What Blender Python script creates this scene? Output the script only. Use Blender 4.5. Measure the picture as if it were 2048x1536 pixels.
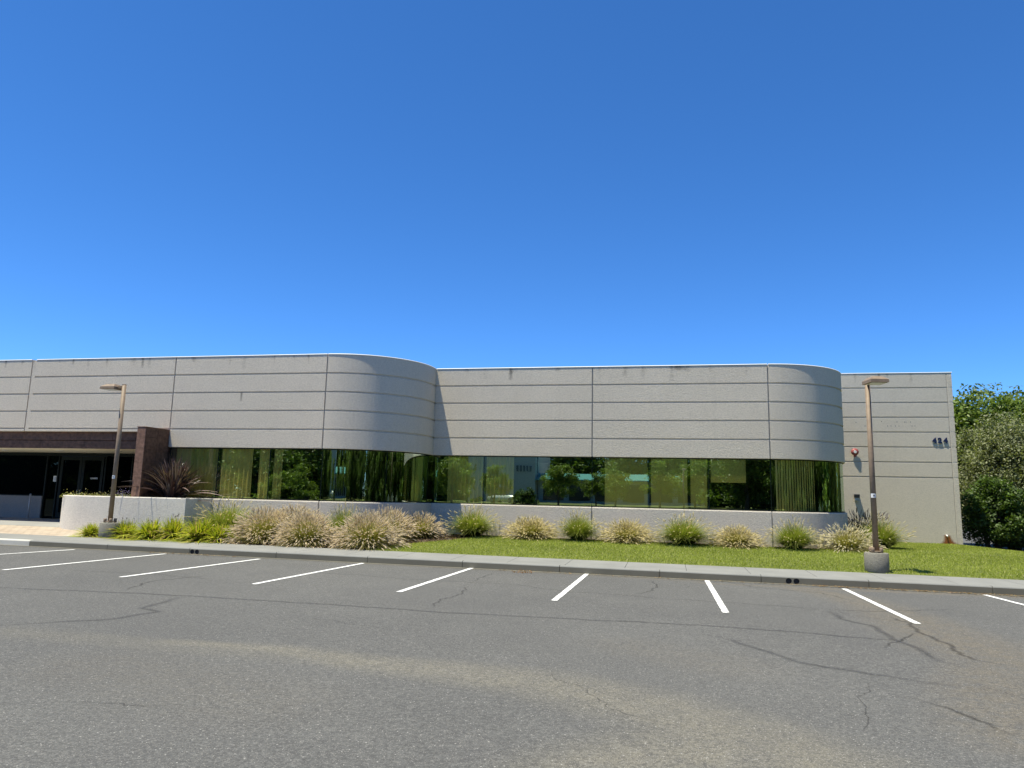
import bpy, bmesh, math, random
import numpy as np
from mathutils import Vector, Matrix

random.seed(7)
RNG = np.random.default_rng(11)
scene = bpy.context.scene
for o in list(bpy.data.objects):
    bpy.data.objects.remove(o)
COL = scene.collection
rad = math.radians

# ------------------------------------------------------------------ camera
F_PX, YAW, PITCH, ROLL, EYE = 1464.4, -0.2109, 0.1539, 0.0229, 1.6445
fw = Vector((math.sin(YAW) * math.cos(PITCH), math.cos(YAW) * math.cos(PITCH), math.sin(PITCH)))
r0 = Vector((math.cos(YAW), -math.sin(YAW), 0))
u0 = r0.cross(fw)
rt = r0 * math.cos(ROLL) + u0 * math.sin(ROLL)
up = -r0 * math.sin(ROLL) + u0 * math.cos(ROLL)
cam_data = bpy.data.cameras.new('camera')
cam = bpy.data.objects.new('camera', cam_data)
COL.objects.link(cam)
cam.matrix_world = Matrix(((rt.x, up.x, -fw.x, 0), (rt.y, up.y, -fw.y, 0), (rt.z, up.z, -fw.z, EYE), (0, 0, 0, 1)))
cam_data.sensor_fit = 'HORIZONTAL'
cam_data.sensor_width = 36
cam_data.lens = F_PX / 2048 * 36
cam_data.clip_end = 3000
cam_data.clip_start = 0.05
scene.camera = cam

# ------------------------------------------------------------------ sky, sun, exposure
SUN_EL, SUN_PHI = rad(73.8), rad(53.5)
sdir = Vector((-math.sin(SUN_PHI) * math.cos(SUN_EL), -math.cos(SUN_PHI) * math.cos(SUN_EL), math.sin(SUN_EL)))
world = bpy.data.worlds.new('World')
scene.world = world
world.use_nodes = True
wn = world.node_tree
sky = wn.nodes.new('ShaderNodeTexSky')
sky.sky_type = 'NISHITA'
sky.sun_disc = False
sky.sun_elevation = SUN_EL
sky.sun_rotation = math.pi + SUN_PHI
sky.altitude = 300
sky.air_density = 0.6
sky.dust_density = 0.0
sky.ozone_density = 10.0
bg = wn.nodes['Background']
bg.inputs['Strength'].default_value = 0.125
hs = wn.nodes.new('ShaderNodeHueSaturation')
hs.inputs['Saturation'].default_value = 1.13
wn.links.new(sky.outputs[0], hs.inputs['Color'])
wn.links.new(hs.outputs[0], bg.inputs['Color'])
sun_d = bpy.data.lights.new('sun', 'SUN')
sun_d.energy = 4.1
sun_d.angle = rad(0.53)
sun_d.color = (1.0, 0.945, 0.765)
sun_o = bpy.data.objects.new('sun', sun_d)
COL.objects.link(sun_o)
sun_o.rotation_euler = sdir.to_track_quat('Z', 'Y').to_euler()
sun_o.location = (0, 0, 60)
scene.view_settings.view_transform = 'Standard'
scene.view_settings.look = 'None'
scene.view_settings.gamma = 1
scene.view_settings.use_curve_mapping = False
scene.view_settings.exposure = 0.95


def ray(x, y):
    return fw + rt * ((x - 1024) / F_PX) - up * ((y - 768) / F_PX)


def at_y(x, y, Y):
    d = ray(x, y)
    return Vector((0, 0, EYE)) + d * (Y / d.y)


LG, LX = 0.0046, -0.0059


def lot_z(X, Y):
    return -LG * Y + LX * X


def on_lot(x, y):
    d = ray(x, y)
    t = -EYE / (d.z + LG * d.y - LX * d.x)
    return Vector((0, 0, EYE)) + d * t


# ------------------------------------------------------------------ material helpers
def new_mat(name):
    m = bpy.data.materials.new(name)
    m.use_nodes = True
    nt = m.node_tree
    return m, nt, nt.nodes['Principled BSDF']


class NT:
    def __init__(self, nt):
        self.nt = nt
        self.coord = None

    def n(self, t, **kw):
        nd = self.nt.nodes.new(t)
        for k, v in kw.items():
            setattr(nd, k, v)
        return nd

    def l(self, a, b):
        self.nt.links.new(a, b)

    def pos(self):
        if self.coord is None:
            self.coord = self.n('ShaderNodeNewGeometry').outputs['Position']
        return self.coord

    def mapped(self, scale, loc=(0, 0, 0)):
        mp = self.n('ShaderNodeMapping')
        mp.inputs['Scale'].default_value = scale
        mp.inputs['Location'].default_value = loc
        self.l(self.pos(), mp.inputs['Vector'])
        return mp.outputs[0]

    def noise(self, scale, detail=4, rough=0.55, vec=None, dist=0.0):
        nd = self.n('ShaderNodeTexNoise')
        nd.inputs['Scale'].default_value = scale
        nd.inputs['Detail'].default_value = detail
        nd.inputs['Roughness'].default_value = rough
        nd.inputs['Distortion'].default_value = dist
        self.l(vec if vec is not None else self.pos(), nd.inputs['Vector'])
        return nd.outputs['Fac']

    def voro(self, scale, out='Distance', vec=None, feature='F1'):
        nd = self.n('ShaderNodeTexVoronoi')
        nd.feature = feature
        nd.inputs['Scale'].default_value = scale
        self.l(vec if vec is not None else self.pos(), nd.inputs['Vector'])
        return nd.outputs[out]

    def ramp(self, fac, stops):
        nd = self.n('ShaderNodeValToRGB')
        e = nd.color_ramp.elements
        while len(e) < len(stops):
            e.new(0.5)
        for el, (p, c) in zip(e, stops):
            el.position = p
            el.color = (c, c, c, 1) if isinstance(c, (int, float)) else (*c, 1)
        self.l(fac, nd.inputs[0])
        return nd.outputs[0]

    def math(self, op, a, b=None, clamp=False):
        nd = self.n('ShaderNodeMath', operation=op, use_clamp=clamp)
        for i, v in enumerate((a, b)):
            if v is None:
                continue
            if isinstance(v, (int, float)):
                nd.inputs[i].default_value = v
            else:
                self.l(v, nd.inputs[i])
        return nd.outputs[0]

    def mix(self, fac, a, b, blend='MIX'):
        nd = self.n('ShaderNodeMix', data_type='RGBA', blend_type=blend)
        for idx, v in ((0, fac), (6, a), (7, b)):
            if isinstance(v, (int, float)):
                nd.inputs[idx].default_value = v
            elif isinstance(v, tuple):
                nd.inputs[idx].default_value = (*v, 1)
            else:
                self.l(v, nd.inputs[idx])
        return nd.outputs[2]

    def bump(self, height, strength, dist, bsdf):
        nd = self.n('ShaderNodeBump')
        nd.inputs['Strength'].default_value = strength
        nd.inputs['Distance'].default_value = dist
        self.l(height, nd.inputs['Height'])
        self.l(nd.outputs[0], bsdf.inputs['Normal'])


def mat_simple(name, col, rough=0.6, spec=0.4, metal=0.0, var=0.12, scale=6.0, bump=0.0, bscale=60):
    m, nt, b = new_mat(name)
    t = NT(nt)
    f = t.noise(scale, 5)
    c = t.ramp(f, [(0.3, tuple(v * (1 - var) for v in col)), (0.7, tuple(min(1, v * (1 + var)) for v in col))])
    t.l(c, b.inputs['Base Color'])
    b.inputs['Roughness'].default_value = rough
    b.inputs['Specular IOR Level'].default_value = spec
    b.inputs['Metallic'].default_value = metal
    if bump:
        t.bump(t.noise(bscale, 3), bump, 0.01, b)
    return m


def mat_stucco(name, col, streak=True):
    m, nt, b = new_mat(name)
    t = NT(nt)
    big = t.noise(0.55, 5, 0.6)
    mid = t.noise(3.0, 5, 0.65)
    c1 = t.ramp(big, [(0.3, tuple(v * 0.93 for v in col)), (0.72, tuple(v * 1.05 for v in col))])
    c2 = t.mix(t.ramp(mid, [(0.35, 0.0), (0.75, 0.22)]), c1, tuple(v * 0.84 for v in col))
    grain = t.noise(17, 4, 0.85, t.mapped((1, 1, 1.5)))
    c3 = t.mix(t.ramp(grain, [(0.38, 0.75), (0.54, 0.0)]), c2, tuple(v * 0.70 for v in col))
    c3 = t.mix(t.ramp(grain, [(0.55, 0.0), (0.68, 0.5)]), c3, tuple(min(1, v * 1.2) for v in col))
    if streak:
        sv = t.mapped((2.2, 2.2, 0.10))
        st = t.noise(1.6, 6, 0.7, sv)
        # grime that hangs below the parapet and the ledges
        c3 = t.mix(t.ramp(st, [(0.56, 0.0), (0.80, 0.30)]), c3, tuple(v * 0.62 for v in col))
    oi = t.n('ShaderNodeObjectInfo')
    c3 = t.mix(t.math('MULTIPLY', oi.outputs['Random'], 0.5), c3, tuple(v * 0.90 for v in col))
    t.l(c3, b.inputs['Base Color'])
    b.inputs['Roughness'].default_value = 0.9
    b.inputs['Specular IOR Level'].default_value = 0.2
    h = t.math('ADD', t.math('MULTIPLY', t.noise(32, 3, 0.8), 1.0), t.math('MULTIPLY', t.noise(14, 2, 0.5, t.mapped((1, 1, 2.2))), 0.18))
    t.bump(h, 0.8, 0.022, b)
    return m


def mat_concrete(name, col, bump=0.3):
    m, nt, b = new_mat(name)
    t = NT(nt)
    a = t.noise(1.3, 6, 0.6)
    g = t.noise(70, 3, 0.7)
    c = t.ramp(a, [(0.3, tuple(v * 0.86 for v in col)), (0.7, tuple(v * 1.08 for v in col))])
    c = t.mix(t.ramp(g, [(0.4, 0.25), (0.62, 0.0)]), c, tuple(v * 0.7 for v in col))
    s = t.noise(4.0, 6, 0.75)
    c = t.mix(t.ramp(s, [(0.62, 0.0), (0.8, 0.35)]), c, tuple(v * 0.6 for v in col))
    t.l(c, b.inputs['Base Color'])
    b.inputs['Roughness'].default_value = 0.9
    b.inputs['Specular IOR Level'].default_value = 0.2
    t.bump(g, bump, 0.008, b)
    return m


def mat_attr(name, rough=0.55, trans=0.3, spec=0.3):
    """leaf material: colour from the per-leaf attribute 'tint', partly translucent"""
    m, nt, b = new_mat(name)
    t = NT(nt)
    at = t.n('ShaderNodeAttribute', attribute_name='tint')
    t.l(at.outputs['Color'], b.inputs['Base Color'])
    b.inputs['Roughness'].default_value = rough
    b.inputs['Specular IOR Level'].default_value = spec
    if trans > 0:
        tr = t.n('ShaderNodeBsdfTranslucent')
        br = t.mix(1.0, at.outputs['Color'], (1.25, 1.35, 0.55), 'MULTIPLY')
        t.l(br, tr.inputs['Color'])
        mx = t.n('ShaderNodeMixShader')
        mx.inputs[0].default_value = trans
        t.l(b.outputs[0], mx.inputs[1])
        t.l(tr.outputs[0], mx.inputs[2])
        t.l(mx.outputs[0], nt.nodes['Material Output'].inputs['Surface'])
    return m


def mat_glass(name, refl, trans, fac, wave=0.0):
    m = bpy.data.materials.new(name)
    m.use_nodes = True
    nt = m.node_tree
    nt.nodes.clear()
    t = NT(nt)
    out = t.n('ShaderNodeOutputMaterial')
    g = t.n('ShaderNodeBsdfGlossy')
    g.inputs['Color'].default_value = (*refl, 1)
    g.inputs['Roughness'].default_value = 0.0
    tr = t.n('ShaderNodeBsdfTransparent')
    tr.inputs['Color'].default_value = (*trans, 1)
    fr = t.n('ShaderNodeLayerWeight')
    fr.inputs['Blend'].default_value = 0.25
    f = t.math('MULTIPLY_ADD', fr.outputs['Fresnel'], 0.5)
    f.node.inputs[2].default_value = fac
    mx = t.n('ShaderNodeMixShader')
    t.l(t.math('MINIMUM', f, 0.95), mx.inputs[0])
    t.l(tr.outputs[0], mx.inputs[1])
    t.l(g.outputs[0], mx.inputs[2])
    t.l(mx.outputs[0], out.inputs['Surface'])
    if wave:
        bp = t.n('ShaderNodeBump')
        bp.inputs['Strength'].default_value = wave
        bp.inputs['Distance'].default_value = 0.004
        t.l(t.noise(1.1, 2, 0.5), bp.inputs['Height'])
        t.l(bp.outputs[0], g.inputs['Normal'])
    return m


def mat_asphalt():
    m, nt, b = new_mat('asphalt')
    t = NT(nt)
    big = t.noise(0.18, 6, 0.6)
    mid = t.noise(1.4, 6, 0.7)
    base = t.ramp(big, [(0.38, (0.108, 0.108, 0.103)), (0.62, (0.138, 0.137, 0.128))])
    base = t.mix(t.ramp(mid, [(0.3, 0.30), (0.65, 0.0)]), base, (0.086, 0.085, 0.083))
    wear = t.n('ShaderNodeAttribute', attribute_name='wear').outputs['Fac']
    dust = t.n('ShaderNodeAttribute', attribute_name='dust').outputs['Fac']
    brk = t.noise(2.6, 6, 0.75)
    w = t.math('MULTIPLY', wear, t.ramp(brk, [(0.25, 0.35), (0.62, 1.0)]))
    base = t.mix(w, base, (0.200, 0.184, 0.142))
    d = t.math('MULTIPLY', dust, t.ramp(t.noise(6, 5, 0.8), [(0.36, 0.15), (0.56, 1.0)]))
    base = t.mix(d, base, (0.160, 0.138, 0.102))
    sp_a = t.noise(30, 2, 0.8)
    base = t.mix(t.ramp(sp_a, [(0.40, 0.55), (0.50, 0.0)]), base, (0.060, 0.059, 0.057))
    base = t.mix(t.ramp(sp_a, [(0.56, 0.0), (0.68, 0.45)]), base, (0.225, 0.218, 0.200))
    base = t.mix(t.ramp(t.noise(9, 4, 0.7), [(0.35, 0.28), (0.55, 0.0)]), base, (0.075, 0.074, 0.072))
    # aggregate: dark binder and pale stones of several sizes
    g1 = t.noise(95, 2, 0.7)
    base = t.mix(t.ramp(g1, [(0.36, 0.62), (0.55, 0.0)]), base, (0.050, 0.049, 0.047))
    v1 = t.voro(85, 'Color')
    sp = t.n('ShaderNodeSeparateColor')
    t.l(v1, sp.inputs[0])
    stone = t.math('MULTIPLY', t.ramp(sp.outputs[0], [(0.70, 0.0), (0.74, 1.0)]), t.ramp(t.voro(85), [(0.28, 1.0), (0.42, 0.0)]))
    base = t.mix(t.math('MULTIPLY', stone, t.math('ADD', 0.52, t.math('MULTIPLY', w, 0.3))), base, (0.32, 0.30, 0.27))
    v2 = t.voro(38, 'Color')
    sp2 = t.n('ShaderNodeSeparateColor')
    t.l(v2, sp2.inputs[0])
    stone2 = t.math('MULTIPLY', t.ramp(sp2.outputs[1], [(0.88, 0.0), (0.90, 1.0)]), t.ramp(t.voro(38), [(0.16, 1.0), (0.24, 0.0)]))
    base = t.mix(t.math('MULTIPLY', stone2, 0.8), base, (0.42, 0.41, 0.38))
    t.l(base, b.inputs['Base Color'])
    b.inputs['Roughness'].default_value = 0.88
    b.inputs['Specular IOR Level'].default_value = 0.25
    h = t.math('ADD', t.noise(120, 3, 0.75), t.math('MULTIPLY', stone, 0.4))
    t.bump(h, 0.7, 0.006, b)
    return m


def mat_decal(name, col, rough=0.9, nscale=7.0, soft=0.45, strength=1.0, grain=60, amp=1.4):
    """worn paint / sealant / stain sheet: attribute 'edge' is 1 in the middle and 0 at the rim"""
    m, nt, b = new_mat(name)
    t = NT(nt)
    e = t.n('ShaderNodeAttribute', attribute_name='edge').outputs['Fac']
    n1 = t.noise(nscale, 6, 0.75)
    a = t.math('ADD', e, t.math('MULTIPLY', t.math('SUBTRACT', n1, 0.5), amp))
    a = t.ramp(a, [(max(0.01, 0.5 - soft), 0.0), (min(0.99, 0.5 + soft), 1.0)])
    a = t.math('MULTIPLY', a, strength)
    g = t.noise(grain, 3, 0.7)
    a = t.math('MULTIPLY', a, t.ramp(g, [(0.33, 0.55), (0.5, 1.0)]))
    t.l(t.ramp(g, [(0.3, tuple(v * 0.85 for v in col)), (0.7, tuple(min(1, v * 1.1) for v in col))]), b.inputs['Base Color'])
    b.inputs['Roughness'].default_value = rough
    b.inputs['Specular IOR Level'].default_value = 0.2
    t.l(a, b.inputs['Alpha'])
    return m


# ------------------------------------------------------------------ materials
M = {}
M['facade'] = mat_stucco('facade_concrete', (0.70, 0.62, 0.50))
M['facade_low'] = mat_stucco('spandrel_concrete', (0.67, 0.605, 0.51))
M['planter'] = mat_stucco('planter_concrete', (0.78, 0.72, 0.62))
M['coping'] = mat_simple('coping_metal', (0.80, 0.79, 0.76), 0.5, 0.4, 0, 0.04)
M['joint'] = mat_simple('joint_sealant', (0.42, 0.40, 0.36), 0.8, 0.2)
M['curb'] = mat_concrete('curb_concrete', (0.165, 0.155, 0.122))
M['ramp'] = mat_concrete('ramp_concrete', (0.55, 0.53, 0.47))
M['sidewalk'] = mat_concrete('sidewalk_concrete', (0.232, 0.232, 0.217), 0.2)
M['landing'] = mat_concrete('landing_concrete', (0.285, 0.28, 0.26), 0.2)
M['base_conc'] = mat_stucco('lamp_base_concrete', (0.23, 0.218, 0.18))
M['low_shade'] = mat_stucco('low_wall_painted_shade', (0.30, 0.295, 0.28))  # pale low wall, base colour darkened to paint in the canopy shade
M['asphalt'] = mat_asphalt()
M['paint'] = mat_decal('stripe_paint', (0.77, 0.77, 0.74), 0.7, 11.0, 0.10, 1.0, 45, 3.0)
M['seal'] = mat_decal('crack_sealant', (0.040, 0.041, 0.044), 0.7, 6.0, 0.48, 0.34, 70)
M['crack'] = mat_decal('open_crack', (0.026, 0.025, 0.024), 0.9, 14.0, 0.40, 0.40, 70)
M['rust'] = mat_decal('rust_stain', (0.30, 0.105, 0.028), 0.9, 5.0, 0.40, 1.0, 40)
M['grime'] = mat_decal('water_stain', (0.12, 0.112, 0.10), 0.9, 8.0, 0.45, 0.55, 40)
M['dark_metal'] = mat_simple('dark_window_metal', (0.007, 0.012, 0.011), 0.5, 0.15)
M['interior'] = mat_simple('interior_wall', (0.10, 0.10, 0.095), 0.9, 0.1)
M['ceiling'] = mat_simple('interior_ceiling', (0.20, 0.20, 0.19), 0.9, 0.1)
M['curtain'] = mat_simple('curtain_cloth', (0.80, 0.72, 0.44), 0.9, 0.1, 0, 0.08)
M['blind'] = mat_simple('blind_cloth', (0.80, 0.71, 0.40), 0.9, 0.1, 0, 0.05)
M['glass'] = mat_glass('green_reflective_glass', (0.84, 1.0, 0.80), (0.92, 0.90, 0.58), 0.40, 0.12)
M['dglass'] = mat_glass('dark_door_glass', (0.16, 0.20, 0.19), (0.05, 0.06, 0.055), 0.04)
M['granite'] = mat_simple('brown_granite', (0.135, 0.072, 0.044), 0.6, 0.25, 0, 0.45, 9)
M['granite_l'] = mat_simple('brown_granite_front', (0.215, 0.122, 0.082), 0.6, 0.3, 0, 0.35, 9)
M['soffit'] = mat_simple('soffit_plaster', (0.90, 0.82, 0.62), 0.9, 0.2)
M['white'] = mat_simple('white_plastic', (0.75, 0.75, 0.73), 0.5, 0.4, 0, 0.04)
M['lamp_paint'] = mat_simple('tan_lamp_paint', (0.225, 0.163, 0.108), 0.6, 0.4, 0, 0.16, 9, 0.15, 80)
M['lens'] = mat_simple('lamp_lens', (0.55, 0.55, 0.50), 0.25, 0.5)
M['navy'] = mat_simple('navy_enamel', (0.012, 0.018, 0.065), 0.4, 0.5)
M['red'] = mat_simple('red_enamel', (0.33, 0.085, 0.078), 0.45, 0.4)
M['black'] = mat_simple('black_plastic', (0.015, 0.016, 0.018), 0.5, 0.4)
M['steel'] = mat_simple('grey_steel', (0.40, 0.41, 0.42), 0.4, 0.5, 0.3)
M['paper'] = mat_simple('paper', (0.75, 0.78, 0.78), 0.9, 0.1, 0, 0.03)
M['ink'] = mat_simple('grey_ink', (0.22, 0.24, 0.25), 0.9, 0.1)
M['leaf'] = mat_attr('leaf', 0.5, 0.30, 0.35)
M['blade'] = mat_attr('grass_blade', 0.6, 0.35, 0.25)
M['plume'] = mat_attr('plume', 0.9, 0.35, 0.1)
M['flax'] = mat_attr('flax_leaf', 0.35, 0.12, 0.5)
M['bark'] = mat_simple('bark', (0.10, 0.075, 0.055), 0.9, 0.2, 0, 0.3, 14, 0.6, 30)
M['teal'] = mat_simple('teal_metal_roof', (0.12, 0.33, 0.33), 0.4, 0.4)
M['pale_wall'] = mat_simple('pale_panel_wall', (0.42, 0.45, 0.46), 0.8, 0.2)
M['window_dark'] = mat_simple('far_window', (0.02, 0.03, 0.035), 0.1, 0.6)
M['car_paint'] = mat_simple('silver_car_paint', (0.62, 0.65, 0.66), 0.25, 0.6, 0.2, 0.02)
M['tyre'] = mat_simple('tyre_rubber', (0.02, 0.02, 0.02), 0.8, 0.2)
M['roof'] = mat_simple('roof_membrane', (0.5, 0.5, 0.48), 0.9, 0.1)

mm, nt_, b_ = new_mat('mulch')
t_ = NT(nt_)
c_ = t_.ramp(t_.voro(26, 'Color'), [(0.2, (0.030, 0.020, 0.014)), (0.6, (0.085, 0.058, 0.040)), (0.95, (0.20, 0.15, 0.11))])
t_.l(t_.mix(t_.ramp(t_.noise(2.2, 5), [(0.4, 0.0), (0.7, 0.5)]), c_, (0.045, 0.032, 0.024)), b_.inputs['Base Color'])
b_.inputs['Roughness'].default_value = 0.95
t_.bump(t_.voro(26), 0.9, 0.03, b_)
M['mulch'] = mm
mm, nt_, b_ = new_mat('lawn_soil')
t_ = NT(nt_)
t_.l(t_.ramp(t_.noise(1.1, 6, 0.65), [(0.3, (0.090, 0.110, 0.018)), (0.7, (0.140, 0.160, 0.030))]), b_.inputs['Base Color'])
b_.inputs['Roughness'].default_value = 0.95
t_.bump(t_.noise(60, 3), 0.8, 0.03, b_)
M['lawn'] = mm
mm, nt_, b_ = new_mat('tan_pavers')
t_ = NT(nt_)
br = t_.n('ShaderNodeTexBrick')
br.inputs['Scale'].default_value = 1.0
br.inputs['Brick Width'].default_value = 0.30
br.inputs['Row Height'].default_value = 0.20
br.inputs['Mortar Size'].default_value = 0.012
br.inputs['Color1'].default_value = (0.42, 0.335, 0.245, 1)
br.inputs['Color2'].default_value = (0.34, 0.265, 0.195, 1)
br.inputs['Mortar'].default_value = (0.16, 0.135, 0.10, 1)
t_.l(t_.pos(), br.inputs['Vector'])
t_.l(t_.mix(t_.ramp(t_.noise(3, 5), [(0.35, 0.0), (0.7, 0.4)]), br.outputs[0], (0.46, 0.40, 0.31)), b_.inputs['Base Color'])
b_.inputs['Roughness'].default_value = 0.9
t_.bump(br.outputs['Fac'], -0.5, 0.01, b_)
M['paver'] = mm
mm, nt_, b_ = new_mat('dry_ground')
t_ = NT(nt_)
t_.l(t_.ramp(t_.noise(0.3, 6), [(0.3, (0.13, 0.12, 0.08)), (0.7, (0.20, 0.18, 0.12))]), b_.inputs['Base Color'])
b_.inputs['Roughness'].default_value = 0.95
M['ground'] = mm


# ------------------------------------------------------------------ mesh helpers
class MB:
    def __init__(self):
        self.v, self.f, self.smooth = [], [], []

    def quad(self, *pts, s=False):
        i = len(self.v)
        self.v += [tuple(p) for p in pts]
        self.f.append(tuple(range(i, i + len(pts))))
        self.smooth.append(s)
        return self

    def box(self, x0, x1, y0, y1, z0, z1, b=0.0):
        """box with optional chamfer on all edges"""
        if b <= 0:
            i = len(self.v)
            self.v += [(x, y, z) for z in (z0, z1) for y in (y0, y1) for x in (x0, x1)]
            for q in ((0, 2, 3, 1), (4, 5, 7, 6), (0, 1, 5, 4), (2, 6, 7, 3), (0, 4, 6, 2), (1, 3, 7, 5)):
                self.f.append(tuple(i + k for k in q))
                self.smooth.append(False)
        else:
            bm = bmesh.new()
            r = bmesh.ops.create_cube(bm, size=1)
            for v in bm.verts:
                v.co = Vector(((x0 + x1) / 2 + v.co.x * (x1 - x0), (y0 + y1) / 2 + v.co.y * (y1 - y0), (z0 + z1) / 2 + v.co.z * (z1 - z0)))
            bmesh.ops.bevel(bm, geom=bm.edges[:], offset=b, segments=1, affect='EDGES')
            self.add_bm(bm)
        return self

    def add_bm(self, bm, smooth=False):
        i = len(self.v)
        bm.verts.index_update()
        self.v += [tuple(v.co) for v in bm.verts]
        for f in bm.faces:
            self.f.append(tuple(i + v.index for v in f.verts))
            self.smooth.append(smooth)
        bm.free()

    def tube(self, pts, radii, n=12, caps=True, smooth=True):
        pts = [Vector(p) for p in pts]
        i0 = len(self.v)
        for k, p in enumerate(pts):
            d = (pts[min(k + 1, len(pts) - 1)] - pts[max(k - 1, 0)]).normalized()
            a = Vector((1, 0, 0)) if abs(d.x) < 0.8 else Vector((0, 1, 0))
            u = d.cross(a).normalized()
            w = d.cross(u)
            for j in range(n):
                an = 2 * math.pi * j / n
                self.v.append(tuple(p + (u * math.cos(an) + w * math.sin(an)) * radii[k]))
        for k in range(len(pts) - 1):
            for j in range(n):
                a, b = i0 + k * n + j, i0 + k * n + (j + 1) % n
                self.f.append((a, b, b + n, a + n))
                self.smooth.append(smooth)
        if caps:
            self.f.append(tuple(i0 + j for j in range(n))[::-1])
            self.f.append(tuple(i0 + (len(pts) - 1) * n + j for j in range(n)))
            self.smooth += [False, False]
        return self

    def build(self, name, mat, parent=None, loc=None):
        me = bpy.data.meshes.new(name)
        me.from_pydata(self.v, [], self.f)
        me.polygons.foreach_set('use_smooth', self.smooth)
        bm = bmesh.new()
        bm.from_mesh(me)
        bmesh.ops.recalc_face_normals(bm, faces=bm.faces[:])
        bm.to_mesh(me)
        bm.free()
        if mat:
            me.materials.append(M[mat])
        return link(name, me, parent, loc)


def link(name, me, parent=None, loc=None):
    o = bpy.data.objects.new(name, me)
    COL.objects.link(o)
    if parent is not None:
        o.parent = parent
    if loc is not None:
        o.location = loc
    return o


def np_mesh(name, V, F, mat, col=None, attr='tint', smooth=False):
    V = np.asarray(V, dtype=np.float32).reshape(-1, 3)
    F = np.asarray(F, dtype=np.int32)
    n, k = F.shape
    me = bpy.data.meshes.new(name)
    me.vertices.add(len(V))
    me.vertices.foreach_set('co', V.ravel())
    me.loops.add(n * k)
    me.loops.foreach_set('vertex_index', F.ravel())
    me.polygons.add(n)
    me.polygons.foreach_set('loop_start', np.arange(0, n * k, k, dtype=np.int32))
    me.polygons.foreach_set('loop_total', np.full(n, k, dtype=np.int32))
    if smooth:
        me.polygons.foreach_set('use_smooth', np.ones(n, dtype=bool))
    if col is not None:
        a = me.attributes.new(attr, 'FLOAT_COLOR', 'POINT')
        c = np.ones((len(V), 4), dtype=np.float32)
        c[:, :3] = col
        a.data.foreach_set('color', c.ravel())
    me.materials.append(M[mat])
    me.update(calc_edges=True)
    me.validate()
    return me


def thing(name, label, cat, loc=(0, 0, 0), rotz=0.0, group=None):
    o = bpy.data.objects.new(name, None)
    COL.objects.link(o)
    o.location = loc
    o.rotation_euler = (0, 0, rotz)
    tag(o, label, cat, group)
    return o


def tag(o, label, cat, group=None):
    o['label'] = label
    o['category'] = cat
    if group:
        o['group'] = group
    return o


def structure(o):
    o['kind'] = 'structure'
    return o


def text_mesh(txt, size, extrude, offset=0.0, spacing=1.0):
    cu = bpy.data.curves.new('lettering', 'FONT')
    cu.body = txt
    cu.size = size
    cu.extrude = extrude
    cu.offset = offset
    cu.space_character = spacing
    o = bpy.data.objects.new('lettering', cu)
    COL.objects.link(o)
    bpy.context.view_layer.update()
    me = bpy.data.meshes.new_from_object(o.evaluated_get(bpy.context.evaluated_depsgraph_get()))
    bpy.data.objects.remove(o)
    return me


def sweep(mb, path, profile, closed=True, smooth=False):
    """path: [(x, y, nx, ny)], profile: [(out, z)] ; out is measured along the outward normal"""
    i0 = len(mb.v)
    n = len(profile)
    for (x, y, nx, ny) in path:
        for (d, z) in profile:
            mb.v.append((x + nx * d, y + ny * d, z))
    m = n if closed else n - 1
    for k in range(len(path) - 1):
        for j in range(m):
            a, b = i0 + k * n + j, i0 + k * n + (j + 1) % n
            mb.f.append((a, b, b + n, a + n))
            mb.smooth.append(smooth)
    if closed:
        mb.f.append(tuple(i0 + j for j in range(n)))
        mb.f.append(tuple(i0 + (len(path) - 1) * n + j for j in range(n))[::-1])
        mb.smooth += [False, False]


def straight(x0, x1, Y):
    return [(x0, Y, 0, -1), (x1, Y, 0, -1)]


def arc(cx, cy, R, a0, a1, n):
    """angles measured from the facade normal (-Y) towards +X"""
    out = []
    for i in range(n + 1):
        a = rad(a0 + (a1 - a0) * i / n)
        out.append((cx + R * math.sin(a), cy - R * math.cos(a), math.sin(a), -math.cos(a)))
    return out


# ------------------------------------------------------------------ the setting: ground, lot, kerb, sidewalk
YL, YR, YF = 21.58, 24.58, 32.50
YC = 17.45
SW_BACK = 19.10


def curb_z(X):
    return 0.085 - 0.0055 * max(-25, min(14, X))


def sstep(a, b, x):
    t = max(0.0, min(1.0, (x - a) / (b - a)))
    return t * t * (3 - 2 * t)


def gz(X, Y):
    s = 0.05 + 0.05 * sstep(8, 15, -X)
    z = curb_z(X) + s * max(0.0, min(Y - SW_BACK, 5.3))
    z = min(z, 0.45)
    z -= 0.09 * sstep(25, 32, Y) * sstep(5, 8, X)
    z -= 0.085 * max(0.0, X - 11.0) * sstep(19.5, 27, Y)
    return z


def sheet(name, mat, xs, ys, zf, parent=None):
    V = [(x, y, zf(x, y)) for y in ys for x in xs]
    nx = len(xs)
    Fq = [(j * nx + i, j * nx + i + 1, (j + 1) * nx + i + 1, (j + 1) * nx + i) for j in range(len(ys) - 1) for i in range(nx - 1)]
    return link(name, np_mesh(name, V, Fq, mat), parent)


g = MB().quad((-900, -900, -1.5), (900, -900, -1.5), (900, 900, -1.5), (-900, 900, -1.5)).build('ground', 'ground')
structure(g)

# parking lot with a finer mesh where the camera sees it (wear and dust are stains with their own shape)
xs = np.concatenate([np.linspace(-60, -24, 8), np.linspace(-23.6, 15, 260), np.linspace(16, 60, 10)])
ys = np.concatenate([np.linspace(-26, 0, 14), np.linspace(1.5, 17.45, 120)])
X, Y = np.meshgrid(xs, ys)
Z = -LG * Y + LX * X


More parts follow.
